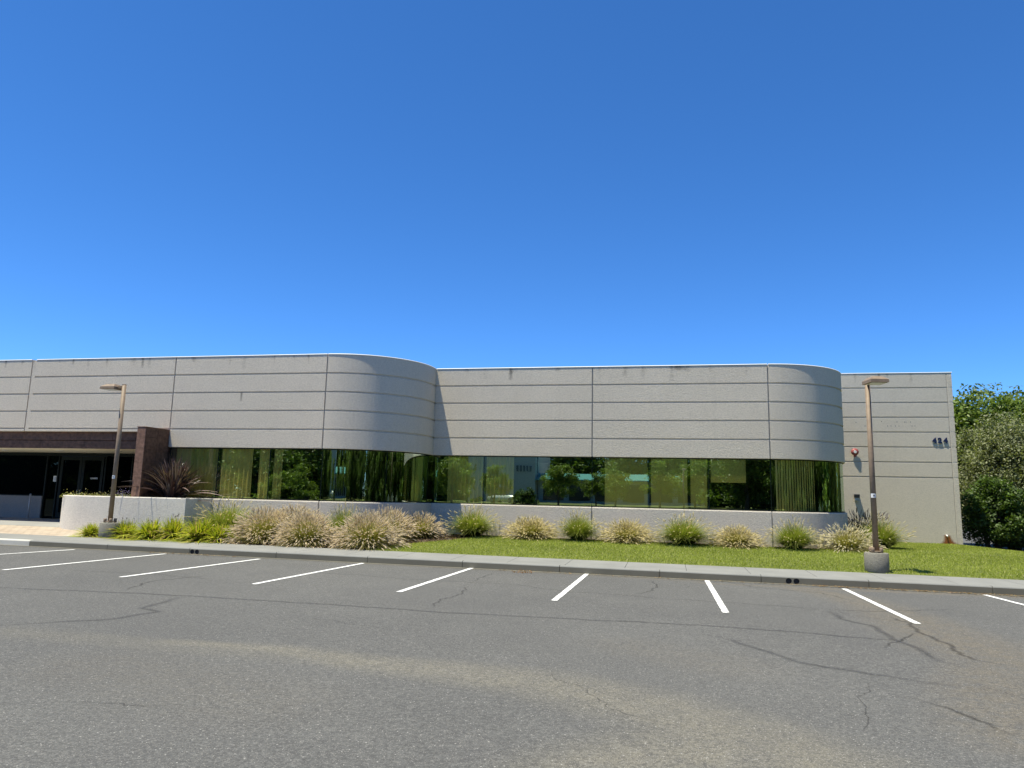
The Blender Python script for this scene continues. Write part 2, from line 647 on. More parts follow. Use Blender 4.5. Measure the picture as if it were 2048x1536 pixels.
def poly_dist(pts, X, Y):
    d = np.full(X.shape, 1e9)
    wd = np.zeros(X.shape)
    for (x0, y0, w0), (x1, y1, w1) in zip(pts[:-1], pts[1:]):
        dx, dy = x1 - x0, y1 - y0
        t = np.clip(((X - x0) * dx + (Y - y0) * dy) / (dx * dx + dy * dy), 0, 1)
        dd = np.hypot(X - x0 - t * dx, Y - y0 - t * dy) / (w0 + t * (w1 - w0))
        d = np.minimum(d, dd)
    return d


def px_path(px):
    out = []
    for (x, y, w) in px:
        p = on_lot(x, y)
        out.append((p.x, p.y, w))
    return out


wear = np.zeros(X.shape)
for px in ([(330, 1282, 0.10), (560, 1300, 0.25), (740, 1326, 0.35), (900, 1342, 0.42), (1100, 1368, 0.5), (1300, 1415, 0.55), (1480, 1465, 0.55), (1700, 1540, 0.5)],
           [(1150, 1560, 0.5), (1420, 1490, 0.6), (1600, 1560, 0.6)],
           [(0, 1262, 0.3), (330, 1290, 0.3), (650, 1320, 0.25)]):
    d = poly_dist(px_path(px), X, Y)
    wear = np.maximum(wear, np.clip(1.35 - d, 0, 1) * (0.85 if px[0][0] != 0 else 0.35))
dust = np.zeros(X.shape)
for px, a in (([(1560, 1172, 0.25), (1680, 1190, 0.5), (1760, 1215, 0.55), (1850, 1255, 0.7), (1960, 1300, 0.8), (2100, 1340, 0.8)], 0.9),
              ([(1980, 1340, 0.45), (1990, 1400, 0.5), (2080, 1480, 0.6)], 0.75),
              ([(1400, 1166, 0.10), (1700, 1180, 0.2), (2060, 1194, 0.35)], 0.9),
              ([(650, 1124, 0.1), (1000, 1141, 0.12), (1400, 1163, 0.14)], 0.6),
              ([(1250, 1290, 0.5), (1450, 1330, 0.6)], 0.25),
              ([(200, 1330, 0.7), (500, 1400, 0.7)], 0.22)):
    d = poly_dist(px_path(px), X, Y)
    dust = np.maximum(dust, np.clip(1.4 - d, 0, 1) * a)
nx = len(xs)
ii, jj = np.meshgrid(np.arange(nx - 1), np.arange(len(ys) - 1))
a = (jj * nx + ii).ravel()
lot_me = np_mesh('parking_lot', np.stack([X, Y, Z], -1), np.stack([a, a + 1, a + 1 + nx, a + nx], 1), 'asphalt')
for nm, arr in (('wear', wear), ('dust', dust)):
    at = lot_me.attributes.new(nm, 'FLOAT', 'POINT')
    at.data.foreach_set('value', arr.astype(np.float32).ravel())
lot = structure(link('parking_lot', lot_me))


def ribbon(name, mat, pts, width, parent, lift=0.004, jitter=0.0, seg=0.12, taper=True, zf=lot_z):
    """soft-edged strip lying on the lot; three vertices across, edge=1 in the middle"""
    P = [Vector((p[0], p[1], 0)) for p in pts]
    fine = [P[0]]
    for a, b in zip(P[:-1], P[1:]):
        n = max(1, int((b - a).length / seg))
        for k in range(1, n + 1):
            fine.append(a.lerp(b, k / n))
    if jitter:
        ph = random.random() * 50
        for k, p in enumerate(fine):
            p.x += jitter * (math.sin(k * 0.9 + ph) + 0.6 * math.sin(k * 2.3 + ph * 2) + random.uniform(-.5, .5))
            p.y += jitter * (math.cos(k * 0.7 + ph) + 0.6 * math.sin(k * 1.9 + ph) + random.uniform(-.5, .5))
    V, Fq, E = [], [], []
    N = len(fine)
    for k, p in enumerate(fine):
        d = (fine[min(k + 1, N - 1)] - fine[max(k - 1, 0)]).normalized()
        nrm = Vector((-d.y, d.x, 0))
        w = width
        en = 1.0
        if taper:
            en = min(1.0, k / 6, (N - 1 - k) / 6)
        for s, e in ((-1, 0), (0, en), (1, 0)):
            q = p + nrm * (s * w)
            V.append((q.x, q.y, zf(q.x, q.y) + lift))
            E.append(e)
    for k in range(N - 1):
        for s in (0, 1):
            i = k * 3 + s
            Fq.append((i, i + 1, i + 4, i + 3))
    me = np_mesh(name, V, Fq, mat)
    at = me.attributes.new('edge', 'FLOAT', 'POINT')
    at.data.foreach_set('value', np.array(E, dtype=np.float32))
    return link(name, me, parent)


def px_line(px):
    return [tuple(on_lot(x, y)[:2]) for (x, y) in px]


SEAMS = [
    [(-40, 1174), (250, 1186), (370, 1192), (700, 1212), (900, 1226), (1180, 1240), (1350, 1248), (1560, 1262), (1720, 1276), (1800, 1282), (1832, 1275)],
    [(370, 1192), (285, 1217), (315, 1224), (230, 1238), (100, 1246), (-40, 1253)],
    [(1398, 1267), (1457, 1278), (1519, 1300), (1610, 1327), (1683, 1340), (1774, 1353), (1847, 1365), (1920, 1373), (1975, 1383)],
    [(1654, 1219), (1683, 1238), (1749, 1254), (1785, 1278), (1829, 1294), (1884, 1325), (1957, 1340)],
]
for s in SEAMS:
    ribbon('tar_seam', 'seal', px_line(s), 0.075, lot, 0.004, 0.016)
CRACKS = [
    ([(245, 1183), (300, 1163), (430, 1150)], 0.035),
    ([(600, 1143), (650, 1147), (718, 1150), (814, 1159), (947, 1165), (1036, 1170), (1128, 1183), (1231, 1189), (1350, 1200)], 0.03),
    ([(947, 1165), (957, 1157), (992, 1145)], 0.025),
    ([(937, 1171), (920, 1190), (880, 1200), (860, 1218)], 0.025),
    ([(1774, 1232), (1818, 1247), (1836, 1263), (1869, 1278), (1898, 1289), (1920, 1310), (1975, 1325), (2040, 1336)], 0.05),
    ([(1646, 1219), (1738, 1223), (1847, 1221), (1920, 1219)], 0.035),
    ([(1785, 1387), (1847, 1405), (1920, 1424), (1993, 1460), (2060, 1480)], 0.04),
    ([(1310, 1196), (1430, 1204), (1560, 1212), (1650, 1220)], 0.035),
    ([(1300, 1160), (1316, 1172), (1298, 1184), (1262, 1190)], 0.03),
    ([(110, 1404), (300, 1412), (400, 1407)], 0.02),
    ([(120, 1140), (300, 1148), (440, 1160)], 0.03),
    ([(1430, 1160), (1520, 1176), (1640, 1186), (1700, 1200)], 0.03),
    ([(1836, 1263), (1800, 1282), (1749, 1300)], 0.03),
]
for c, w in CRACKS:
    ribbon('asphalt_crack', 'crack', px_line(c), w, lot, 0.0045, 0.022, 0.08)

# hairline cracks spreading from the seams
rr_ = random.Random(5)
for k in range(12):
    x_, y_ = rr_.uniform(-9, 9), rr_.uniform(6.0, 16.5)
    a_ = rr_.uniform(0, 6.28)
    pts_ = [(x_, y_)]
    for q in range(rr_.randint(5, 11)):
        a_ += rr_.uniform(-0.55, 0.55)
        x_ += 0.3 * math.cos(a_)
        y_ = min(17.0, y_ + 0.3 * math.sin(a_))
        pts_.append((x_, y_))
    ribbon('hairline_crack', 'crack', pts_, 0.010, lot, 0.0042, 0.02, 0.07)

# painted stall stripes
STRIPES = [((150, 1099.5), (-60, 1113)), ((331, 1108), (2, 1141)), ((519.6, 1118.4), (240, 1155)), ((727, 1126.8), (506, 1169)),
           ((944.6, 1136.3), (797, 1184.8)), ((1174, 1148), (1108, 1202)), ((1414, 1161.5), (1452, 1226.5)),
           ((1688, 1178), (1836, 1248.5)), ((1968.5, 1190), (2140, 1234))]
for i, (fa, ne) in enumerate(STRIPES):
    A, B = on_lot(*fa), on_lot(*ne)
    d = (B - A)
    d.z = 0
    L = d.length
    d.normalize()
    nrm = Vector((-d.y, d.x, 0))
    V, Fq, E = [], [], []
    n = 60
    for k in range(n + 1):
        p = A + d * (L * k / n)
        for s, e in ((-0.056, 0.42), (-0.045, 0.82), (0, 0.98), (0.045, 0.82), (0.056, 0.42)):
            q = p + nrm * s
            V.append((q.x, q.y, lot_z(q.x, q.y) + 0.008))
            E.append(e * (0.7 if k in (0, n) else 1))
    for k in range(n):
        for s in range(4):
            j = k * 5 + s
            Fq.append((j, j + 1, j + 6, j + 5))
    me = np_mesh('stall_stripe', V, Fq, 'paint')
    at = me.attributes.new('edge', 'FLOAT', 'POINT')
    at.data.foreach_set('value', np.array(E, dtype=np.float32))
    link('stall_stripe', me, lot)

# kerb, in cast lengths, with two drain outlets
kerb = structure(bpy.data.objects.new('kerb', None))
COL.objects.link(kerb)
KX = [-45, -38, -31, -24.0, -17.25, -14.76, -12.27, -9.78, -7.30, -4.86, -2.50, -0.2, 2.0, 4.21, 6.6, 9.0, 11.4, 16, 22, 30, 40, 50]
SC = [(-12.19, -12.05), (2.58, 2.74)]
for x0, x1 in zip(KX[:-1], KX[1:]):
    a, b = x0 + 0.006, x1 - 0.006
    mb = MB()
    # section: battered face with a rounded nose
    for xx in (a, b):
        zt, zb = curb_z(xx), lot_z(xx, YC) - 0.12
        mb.v += [(xx, YC, zb), (xx, YC + 0.012, zt - 0.03), (xx, YC + 0.025, zt - 0.010), (xx, YC + 0.05, zt), (xx, YC + 0.17, zt + 0.001), (xx, YC + 0.17, zb)]
    mb.f += [(0, 1, 7, 6), (1, 2, 8, 7), (2, 3, 9, 8), (3, 4, 10, 9), (4, 5, 11, 10), (5, 0, 6, 11), (0, 5, 4, 3, 2, 1), (6, 7, 8, 9, 10, 11)]
    mb.smooth += [False] * 8
    o = mb.build('kerb_block', 'ramp' if x1 < -17 else 'curb', kerb)
    if x1 >= -17:
        o.data.materials.append(M['sidewalk'])
        for pf in o.data.polygons:
            if pf.normal.z > 0.5:
                pf.material_index = 1
    for s in SC:
        if a < s[0] < b:
            cut = MB()
            for hx in s:
                zc = lot_z(hx, YC) + 0.066
                cut.tube([(hx, YC - 0.1, zc), (hx, YC + 0.14, zc)], [0.064, 0.064], 14)
            co = cut.build('cutter', 'black')
            md = o.modifiers.new('holes', 'BOOLEAN')
            md.object = co
            md.operation = 'DIFFERENCE'
            md.solver = 'EXACT'
            bpy.context.view_layer.update()
            me2 = bpy.data.meshes.new_from_object(o.evaluated_get(bpy.context.evaluated_depsgraph_get()))
            o.modifiers.clear()
            o.data = me2
            bpy.data.objects.remove(co)
            for hx in s:
                zc = lot_z(hx, YC) + 0.066
                pm = MB()
                pm.tube([(hx, YC + 0.035, zc), (hx, YC + 0.132, zc)], [0.060, 0.060], 14)
                pm.build('drain_pipe', 'black', kerb)

# gutter line: thin pale concrete lip in front of the kerb
gut = structure(sheet('gutter', 'curb', np.linspace(-50, 50, 40), np.array([YC - 0.16, YC + 0.02]), lambda x, y: lot_z(x, y) + 0.006))

# sidewalk slabs
walk = structure(bpy.data.objects.new('sidewalk', None))
COL.objects.link(walk)
x = -36.0
while x < 40:
    w = 1.40
    a, b = x + 0.005, x + w - 0.005
    mb = MB()
    y0, y1 = YC + 0.175, SW_BACK
    for (yy, dz) in ((y0, 0.0), (y1, 0.02)):
        for xx in (a, b):
            mb.v.append((xx, yy, curb_z(xx) + dz))
            mb.v.append((xx, yy, curb_z(xx) - 0.10))
    mb.f += [(0, 2, 6, 4), (1, 5, 7, 3), (0, 1, 3, 2), (4, 6, 7, 5), (0, 4, 5, 1), (2, 3, 7, 6)]
    mb.smooth += [False] * 6
    mb.build('slab', 'sidewalk', walk)
    x += w
# bedding under the slab joints
structure(sheet('sidewalk_bedding', 'curb', np.linspace(-36, 40, 30), np.array([YC + 0.1, SW_BACK + 0.01]), lambda x, y: curb_z(x) - 0.04))

# planting bed (mulch) under everything in front of the building
bed = structure(sheet('planting_bed', 'mulch', np.linspace(-19.6, 42, 150), np.linspace(SW_BACK - 0.02, 34, 60),
                      lambda x, y: gz(x, y) - 0.012 + 0.012 * math.sin(x * 5.1 + y * 3) * math.sin(y * 6.3)))
# paver walk and concrete landing at the entrance
structure(sheet('paver_walk', 'paver', np.linspace(-36, -16.9, 30), np.linspace(SW_BACK + 0.004, 20.7, 10), lambda x, y: gz(x, y) + 0.006 if x < -18 else gz(x, y) + 0.006 - 0.03 * (x + 18)))
structure(sheet('entrance_landing', 'landing', np.linspace(-36, -16.8, 20), np.linspace(20.7, 31, 16), lambda x, y: min(gz(x, y), 0.43) + 0.010))
MB().box(-17.75, -17.05, SW_BACK + 0.02, SW_BACK + 0.24, 0.08, gz(-17.4, SW_BACK + .1) + 0.022, 0.006).build('pale_slab', 'ramp', walk)


# lawn
def lawn_left(y):
    return -8.0 + 1.9 * sstep(19.3, 23.9, y)


def lawn_grid(xa, xb, ny0, ny1, nx_, ny_):
    V, Fq = [], []
    for j in range(ny_ + 1):
        y = ny0 + (ny1 - ny0) * j / ny_
        x0 = xa(y) if callable(xa) else xa
        for i in range(nx_ + 1):
            xx = x0 + (xb - x0) * (i / nx_)
            V.append((xx, y, gz(xx, y) + 0.02))
    for j in range(ny_):
        for i in range(nx_):
            q = j * (nx_ + 1) + i
            Fq.append((q, q + 1, q + nx_ + 2, q + nx_ + 1))
    return V, Fq


V1, F1 = lawn_grid(lawn_left, 42, SW_BACK, 23.9, 120, 20)
V2, F2 = lawn_grid(6.15, 42, 23.9, 33.0, 80, 20)
lawn = structure(link('lawn', np_mesh('lawn', V1 + V2, F1 + [tuple(i + len(V1) for i in f) for f in F2], 'lawn')))
# blades of grass
NB = 150000
bx, by = [], []
cand = RNG.uniform(0, 1, (NB, 2))
k1 = int(NB * 0.66)
yy = SW_BACK + 0.02 + (23.95 - SW_BACK) * cand[:k1, 0]
xl = np.array([lawn_left(v) for v in yy])
xx = xl + (14 - xl) * cand[:k1, 1]
y2 = 23.9 + 9.0 * cand[k1:, 0]
x2 = 6.1 + 11 * cand[k1:, 1]
bx = np.concatenate([xx, x2])
by = np.concatenate([yy, y2])
by = by + 0.03 * np.sin(bx * 7) * (by < 19.3)
bzv = np.array([gz(a_, b_) for a_, b_ in zip(bx, by)]) + 0.015
az = RNG.uniform(0, 2 * np.pi, NB)
hh = RNG.uniform(0.025, 0.055, NB)
ln = RNG.uniform(0.0, 0.05, NB)
la = RNG.uniform(0, 2 * np.pi, NB)
wd = RNG.uniform(0.006, 0.012, NB)
P0 = np.stack([bx - np.cos(az) * wd, by - np.sin(az) * wd, bzv], -1)
P1 = np.stack([bx + np.cos(az) * wd, by + np.sin(az) * wd, bzv], -1)
P2 = np.stack([bx + np.cos(la) * ln, by + np.sin(la) * ln, bzv + hh], -1)
patch = 0.5 + 0.5 * np.sin(bx * 0.9 + 1.3 * np.sin(by * 0.7)) * np.sin(by * 1.6 + np.sin(bx * 0.5))
r1 = RNG.uniform(0, 1, NB)
cA = np.array([0.215, 0.260, 0.034])
cB = np.array([0.430, 0.475, 0.095])
cC = np.array([0.520, 0.480, 0.210])
mixv = np.clip(0.25 + 0.35 * patch + 0.5 * (r1 - 0.5), 0, 1)[:, None]
gc = cA * (1 - mixv) + cB * mixv
gc = np.where((r1 > 0.95)[:, None], cC, gc)
blades = link('lawn_grass', np_mesh('lawn_grass', np.stack([P0, P1, P2], 1).reshape(-1, 3), np.arange(NB * 3).reshape(-1, 3), 'blade', np.repeat(gc, 3, 0)))
blades['kind'] = 'stuff'
blades['label'] = 'short mown green grass blades covering the lawn'
blades['category'] = 'grass'

# bark chips on the bed
NCH = 9000
cx = RNG.uniform(-16.9, -5.8, NCH)
cy = RNG.uniform(19.15, 23.9, NCH)
keep = np.array([(cx[i] < lawn_left(cy[i]) + 0.1) for i in range(NCH)])
cx, cy = cx[keep], cy[keep]
n = len(cx)
ang = RNG.uniform(0, np.pi, n)
l1, w1 = RNG.uniform(0.02, 0.06, n), RNG.uniform(0.008, 0.02, n)
zz = np.array([gz(a_, b_) for a_, b_ in zip(cx, cy)]) + RNG.uniform(0.0, 0.03, n)
tl = RNG.uniform(-0.02, 0.02, (n, 4))
dx, dy = np.cos(ang), np.sin(ang)
Q = []
for (sa, sb), q in zip(((-1, -1), (1, -1), (1, 1), (-1, 1)), range(4)):
    Q.append(np.stack([cx + sa * dx * l1 - sb * dy * w1, cy + sa * dy * l1 + sb * dx * w1, zz + tl[:, q]], -1))
cc = RNG.uniform(0, 1, n)[:, None]
chips = link('bark_chips', np_mesh('bark_chips', np.stack(Q, 1).reshape(-1, 3), np.arange(n * 4).reshape(-1, 4), 'leaf',
                                   np.repeat(np.array([0.04, 0.028, 0.02]) * (1 - cc) + np.array([0.22, 0.15, 0.10]) * cc, 4, 0)))
chips['kind'] = 'stuff'

# leaf litter along the gutter
NLT = 900
lx = np.concatenate([RNG.uniform(-13.4, -10.8, 120), RNG.uniform(-4, 3, 170), RNG.uniform(3, 8.5, 610)])
ly = YC - 0.02 - np.abs(RNG.normal(0, 0.14, NLT))
lz = -LG * ly + LX * lx + 0.012
an = RNG.uniform(0, np.pi, NLT)
sz = RNG.uniform(0.008, 0.028, NLT)
Q = []
for (sa, sb) in ((-1, -0.5), (1, -0.5), (1, 0.5), (-1, 0.5)):
    Q.append(np.stack([lx + sa * np.cos(an) * sz - sb * np.sin(an) * sz, ly + sa * np.sin(an) * sz + sb * np.cos(an) * sz, lz + RNG.uniform(0, 0.012, NLT)], -1))
cc = RNG.uniform(0, 1, NLT)[:, None]
lit = link('leaf_litter', np_mesh('leaf_litter', np.stack(Q, 1).reshape(-1, 3), np.arange(NLT * 4).reshape(-1, 4), 'leaf',
                                  np.repeat(np.array([0.10, 0.05, 0.025]) * (1 - cc) + np.array([0.36, 0.25, 0.13]) * cc, 4, 0)))
lit['kind'] = 'stuff'

# ------------------------------------------------------------------ the office building
ZT, GS, HEAD, SILL = 6.10, 0.61, 3.05, 1.40
ZTF = 7.09
bld = thing('office_building', 'long low grey concrete office building with rounded corners and green ribbon windows', 'building', (0, 0, 0))
A1 = (-10.75, YL + 2.72, 2.72)
A2 = (3.20, YR + 2.75, 2.75)
GAP = 0.022


def groove_profile(zb, zt, grooves, back=0.20):
    p = [(0.0 - 0.012, zb), (0.0, zb + 0.012)]
    for zg in sorted(grooves):
        if zb + 0.06 < zg < zt - 0.06:
            p += [(0, zg - 0.034), (-0.034, zg - 0.018), (-0.034, zg + 0.024), (0, zg + 0.029)]
    p += [(0, zt), (-back, zt), (-back, zb)]
    return p


def panel(name, path, zb, zt, grooves, mat, back=0.20):
    mb = MB()
    sweep(mb, path, groove_profile(zb, zt, grooves, back))
    return mb.build(name, mat, bld)


def cope(path, zt, back=0.26):
    mb = MB()
    sweep(mb, path, [(0.008, zt + 0.002), (0.014, zt + 0.010), (0.004, zt + 0.028), (-back, zt + 0.033), (-back, zt + 0.002)])
    return mb.build('coping', 'coping', bld)


GR = [ZT - k * GS for k in range(1, 6)]
GRF = [ZTF - k * GS for k in range(1, 8)]
# upper wall panels
panel('wall_panel', straight(-36, -28.0 - GAP, YL), 3.56, ZT, GR, 'facade')
panel('wall_panel', straight(-28 + GAP, -22.10 - GAP, YL), 3.56, ZT, GR, 'facade')
panel('wall_pilaster', straight(-22.10 + GAP, -21.93, YL), 3.56, ZT - 0.06, [], 'facade')
panel('wall_panel', straight(-21.93, -16.31 - GAP, YL), 3.56, ZT, GR, 'facade')
panel('wall_panel', straight(-16.31 + GAP, -10.75 - GAP, YL), HEAD, ZT, GR, 'facade')
curve1 = [(-10.75 + GAP, YL, 0, -1)] + arc(*A1, 0, 90, 32)[1:] + [(-8.03, YR + 0.19, 1, 0)]
panel('wall_panel', curve1, HEAD, ZT, GR, 'facade')
panel('wall_panel', straight(-8.028, -2.47 - GAP, YR), HEAD, ZT, GR, 'facade')
panel('wall_panel', straight(-2.47 + GAP, 3.20 - GAP, YR), HEAD, ZT, GR, 'facade')
curve2 = [(3.20 + GAP, YR, 0, -1)] + arc(*A2, 0, 90, 32)[1:] + [(5.95, YF + 0.18, 1, 0)]
panel('wall_panel', curve2, HEAD, ZT, GR, 'facade')
panel('wall_panel', straight(5.952, 11.17 - GAP, YF), -0.2, ZTF, GRF, 'facade')
panel('wall_panel', straight(11.17 + GAP, 11.36, YF), -0.2, ZTF, GRF, 'facade', 0.18)
panel('wall_panel', [(11.36, YF + 0.004, 1, 0), (11.36, 62, 1, 0)], -0.6, ZTF, GRF, 'facade')
for pth, zt in ((straight(-36, -22.13, YL), ZT), (straight(-21.93, -10.76, YL), ZT), (curve1, ZT), (straight(-8.0, 3.19, YR), ZT), (curve2, ZT), (straight(5.93, 11.38, YF), ZTF),
                ([(11.36, YF + 0.03, 1, 0), (11.36, 62, 1, 0)], ZTF)):
    cope(pth, zt)
# sealant strips behind the vertical joints
for xj, Yj, zb, zt in ((-28, YL, 3.56, ZT), (-22.10, YL, 3.56, ZT), (-16.31, YL, HEAD, ZT), (-10.75, YL, HEAD, ZT), (-2.47, YR, HEAD, ZT), (3.20, YR, HEAD, ZT),
                       (-2.47, YR, 0.0, SILL), (3.20, YR, 0.0, SILL), (-10.75, YL, 0.0, SILL), (11.17, YF, 0.0, ZTF)):
    MB().box(xj - 0.05, xj + 0.05, Yj + 0.036, Yj + 0.08, zb + 0.02, zt - 0.01).build('joint_sealant', 'joint', bld)
# spandrel walls under the windows
sp_prof = [(0, -0.3), (0, SILL - 0.035), (-0.012, SILL - 0.006), (-0.20, SILL + 0.006), (-0.20, -0.3)]
for pth in (straight(-16.3, -10.75 - GAP, YL), [(-10.75 + GAP, YL, 0, -1)] + arc(*A1, 0, 90, 32)[1:] + [(-8.03, YR - 0.002, 1, 0)],
            straight(-8.028, -2.47 - GAP, YR), straight(-2.47 + GAP, 3.20 - GAP, YR), curve2):
    mb = MB()
    sweep(mb, pth, sp_prof)
    mb.build('spandrel_wall', 'facade_low', bld)
# far end jamb on the right curve
mb = MB()
sweep(mb, [(5.95, YR + 2.75 + 0.25, 1, 0), (5.95, YF - 0.002, 1, 0)], [(-0.002, SILL - 0.02), (-0.002, HEAD + 0.02), (-0.2, HEAD + 0.02), (-0.2, SILL - 0.02)])
mb.build('wall_jamb', 'facade', bld)

# glazing: each pane its own object, thin dark joints, mullions behind
GO = -0.075


def pane(path, zb=SILL + 0.004, zt=HEAD + 0.02):
    mb = MB()
    for a, b in zip(path[:-1], path[1:]):
        mb.quad((a[0] + a[2] * GO, a[1] + a[3] * GO, zb), (b[0] + b[2] * GO, b[1] + b[3] * GO, zb), (b[0] + b[2] * GO, b[1] + b[3] * GO, zt), (a[0] + a[2] * GO, a[1] + a[3] * GO, zt), s=True)
    o = mb.build('window_pane', 'glass', bld)
    bm = bmesh.new()
    bm.from_mesh(o.data)
    bmesh.ops.remove_doubles(bm, verts=bm.verts[:], dist=0.0005)
    bmesh.ops.recalc_face_normals(bm, faces=bm.faces[:])
    bm.to_mesh(o.data)
    bm.free()


def mullion(x, y, nx, ny, w=0.055, d=0.10):
    mb = MB()
    tx, ty = -ny, nx
    pts = []
    for (s, q) in ((-w / 2, GO - 0.008), (w / 2, GO - 0.008), (w / 2, GO - d), (-w / 2, GO - d)):
        pts.append((x + tx * s + nx * q, y + ty * s + ny * q))
    for z in (SILL, HEAD + 0.02):
        mb.v += [(px, py, z) for px, py in pts]
    mb.f += [(0, 1, 5, 4), (1, 2, 6, 5), (2, 3, 7, 6), (3, 0, 4, 7)]
    mb.smooth += [False] * 4
    mb.build('mullion', 'dark_metal', bld)
    mb = MB()
    pts = []
    for (s, q) in ((-0.008, GO + 0.004), (0.008, GO + 0.004), (0.008, GO - 0.006), (-0.008, GO - 0.006)):
        pts.append((x + tx * s + nx * q, y + ty * s + ny * q))
    for z in (SILL + 0.005, HEAD + 0.015):
        mb.v += [(px, py, z) for px, py in pts]
    mb.f += [(0, 1, 5, 4), (1, 2, 6, 5), (2, 3, 7, 6), (3, 0, 4, 7)]
    mb.smooth += [False] * 4
    mb.build('glazing_joint', 'dark_metal', bld)


XL_ = [-16.25, -14.45, -12.58, -10.75]
for a, b in zip(XL_[:-1], XL_[1:]):
    pane(straight(a, b, YL))
for xm in XL_[:1] + XL_[1:]:
    mullion(xm, YL, 0, -1)
for a, b in ((0, 45), (45, 90)):
    pane(arc(*A1, a, b, 24))
for a in (45, 90):
    an = rad(a)
    mullion(A1[0] + A1[2] * math.sin(an), A1[1] - A1[2] * math.cos(an), math.sin(an), -math.cos(an), 0.03)
pane([(-8.03, YR - 0.28, 1, 0), (-8.03, YR + 0.07, 1, 0)])
XR_ = [-8.10, -6.19, -4.33, -2.47, -0.597, 1.296, 3.20]
for a, b in zip(XR_[:-1], XR_[1:]):
    pane(straight(a, b, YR))
for xm in XR_[1:]:
    mullion(xm, YR, 0, -1)
for a, b in ((0, 45), (45, 90)):
    pane(arc(*A2, a, b, 24))
mullion(5.95, YR + 2.75 + 0.1, 1, 0, 0.2)
for pth in (straight(-16.25, -10.75, YL), curve1, straight(-8.03, 3.2, YR), curve2[:-1]):
    for z0, z1 in ((SILL + 0.008, SILL + 0.035), (HEAD - 0.03, HEAD + 0.03)):
        mb = MB()
        sweep(mb, pth, [(GO + 0.015, z0), (GO + 0.015, z1), (GO - 0.06, z1), (GO - 0.06, z0)])
        mb.build('window_rail', 'dark_metal', bld)


# interior: floor, ceiling, back wall; roof deck over everything
def plan(off):
    pts = [(-16.2, YL)] + [(x, y) for (x, y, a, b) in []]
    P = [(-16.3, YL, 0, -1), (-10.75, YL, 0, -1)] + arc(*A1, 5, 90, 14) + [(-8.03, YR + off, 1, 0), (3.2, YR, 0, -1)] + arc(*A2, 5, 90, 14) + [(5.95, 31, 1, 0)]
    return [(x - nx * off, y - ny * off) for (x, y, nx, ny) in P] + [(-16.3, 31)]


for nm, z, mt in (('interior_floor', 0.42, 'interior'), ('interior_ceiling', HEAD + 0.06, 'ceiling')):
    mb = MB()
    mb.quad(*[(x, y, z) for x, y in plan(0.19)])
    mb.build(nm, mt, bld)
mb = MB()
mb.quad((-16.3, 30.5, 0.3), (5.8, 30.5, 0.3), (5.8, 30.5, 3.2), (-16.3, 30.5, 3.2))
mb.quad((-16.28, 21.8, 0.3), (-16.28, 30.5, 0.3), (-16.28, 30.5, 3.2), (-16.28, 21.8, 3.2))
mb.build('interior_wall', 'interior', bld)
mb = MB()
mb.quad(*([(-36, YL + .19, 5.45)] + [(x, y, 5.45) for x, y in plan(0.19)[1:-2]] + [(5.77, 62, 5.45), (-36, 62, 5.45)]))
mb.quad((5.8, YF + .19, 6.4), (11.2, YF + .19, 6.4), (11.2, 62, 6.4), (5.8, 62, 6.4))
mb.build('roof_deck', 'roof', bld)

# rust under the outlet pipe, old water stains under the parapet
def wall_stain(name, mat, x0, x1, z0, z1, Y, prof):
    """upright stain sheet 3 mm off the wall; prof(u,v)->edge"""
    nu, nv = 14, 14
    V, Fq, E = [], [], []
    for j in range(nv + 1):
        for i in range(nu + 1):
            u, v = i / nu, j / nv
            V.append((x0 + (x1 - x0) * u, Y - 0.003, z0 + (z1 - z0) * v))
            E.append(max(0.0, min(1.2, prof(u, v))))
    for j in range(nv):
        for i in range(nu):
            q = j * (nu + 1) + i
            Fq.append((q, q + 1, q + nu + 2, q + nu + 1))
    me = np_mesh(name, V, Fq, mat)
    at = me.attributes.new('edge', 'FLOAT', 'POINT')
    at.data.foreach_set('value', np.array(E, dtype=np.float32))
    return link(name, me, bld)


pp = at_y(1893, 1071, YF)
wall_stain('rust_stain', 'rust', pp.x - 0.45, pp.x + 0.55, 0.1, pp.z + 0.02, YF, lambda u, v: 1.25 - abs(u - 0.46 - 0.08 * (1 - v)) * (2.4 + 8 * v * v))
mb = MB()
mb.tube([(pp.x, YF + 0.05, pp.z), (pp.x, YF - 0.05, pp.z), (pp.x, YF - 0.09, pp.z - 0.01), (pp.x, YF - 0.115, pp.z - 0.045)], [0.03, 0.03, 0.03, 0.028], 10)
mb.build('outlet_pipe', 'white', bld)
for (px, Yw, ztop, ln_, w_) in ((1022, YR, ZT, 0.42, 0.10), (145, YL, ZT, 0.20, 0.06), (284, YL, ZT, 0.35, 0.07), (10, YL, ZT, 0.25, 0.06), (1757, YF, ZTF, 0.35, 0.06), (487, YL, ZT - 2 * GS, 0.3, 0.06), (1356, YR, ZT, 0.15, 0.3)):
    xw = at_y(px, 740, Yw).x
    wall_stain('water_stain', 'grime', xw - w_, xw + w_, ztop - ln_, ztop - 0.002, Yw, lambda u, v: (1 - abs(u - .5) * 2) * (0.35 + 0.75 * v))
rs = random.Random(9)
for (xa, xb, Yw, zt_) in ((-23.5, -10.9, YL, ZT), (-7.8, 3.1, YR, ZT), (6.4, 11.0, YF, ZTF)):
    x = xa
    while x < xb:
        x += rs.uniform(0.5, 1.5)
        if x > xb - 0.2:
            break
        w_, l_, q_ = rs.uniform(0.04, 0.16), rs.uniform(0.10, 0.5), rs.uniform(0.10, 0.50)
        wall_stain('water_stain', 'grime', x - w_, x + w_, zt_ - l_, zt_ - 0.002, Yw, lambda u, v: (1 - abs(u - .5) * 2) * (0.15 + q_ * v))
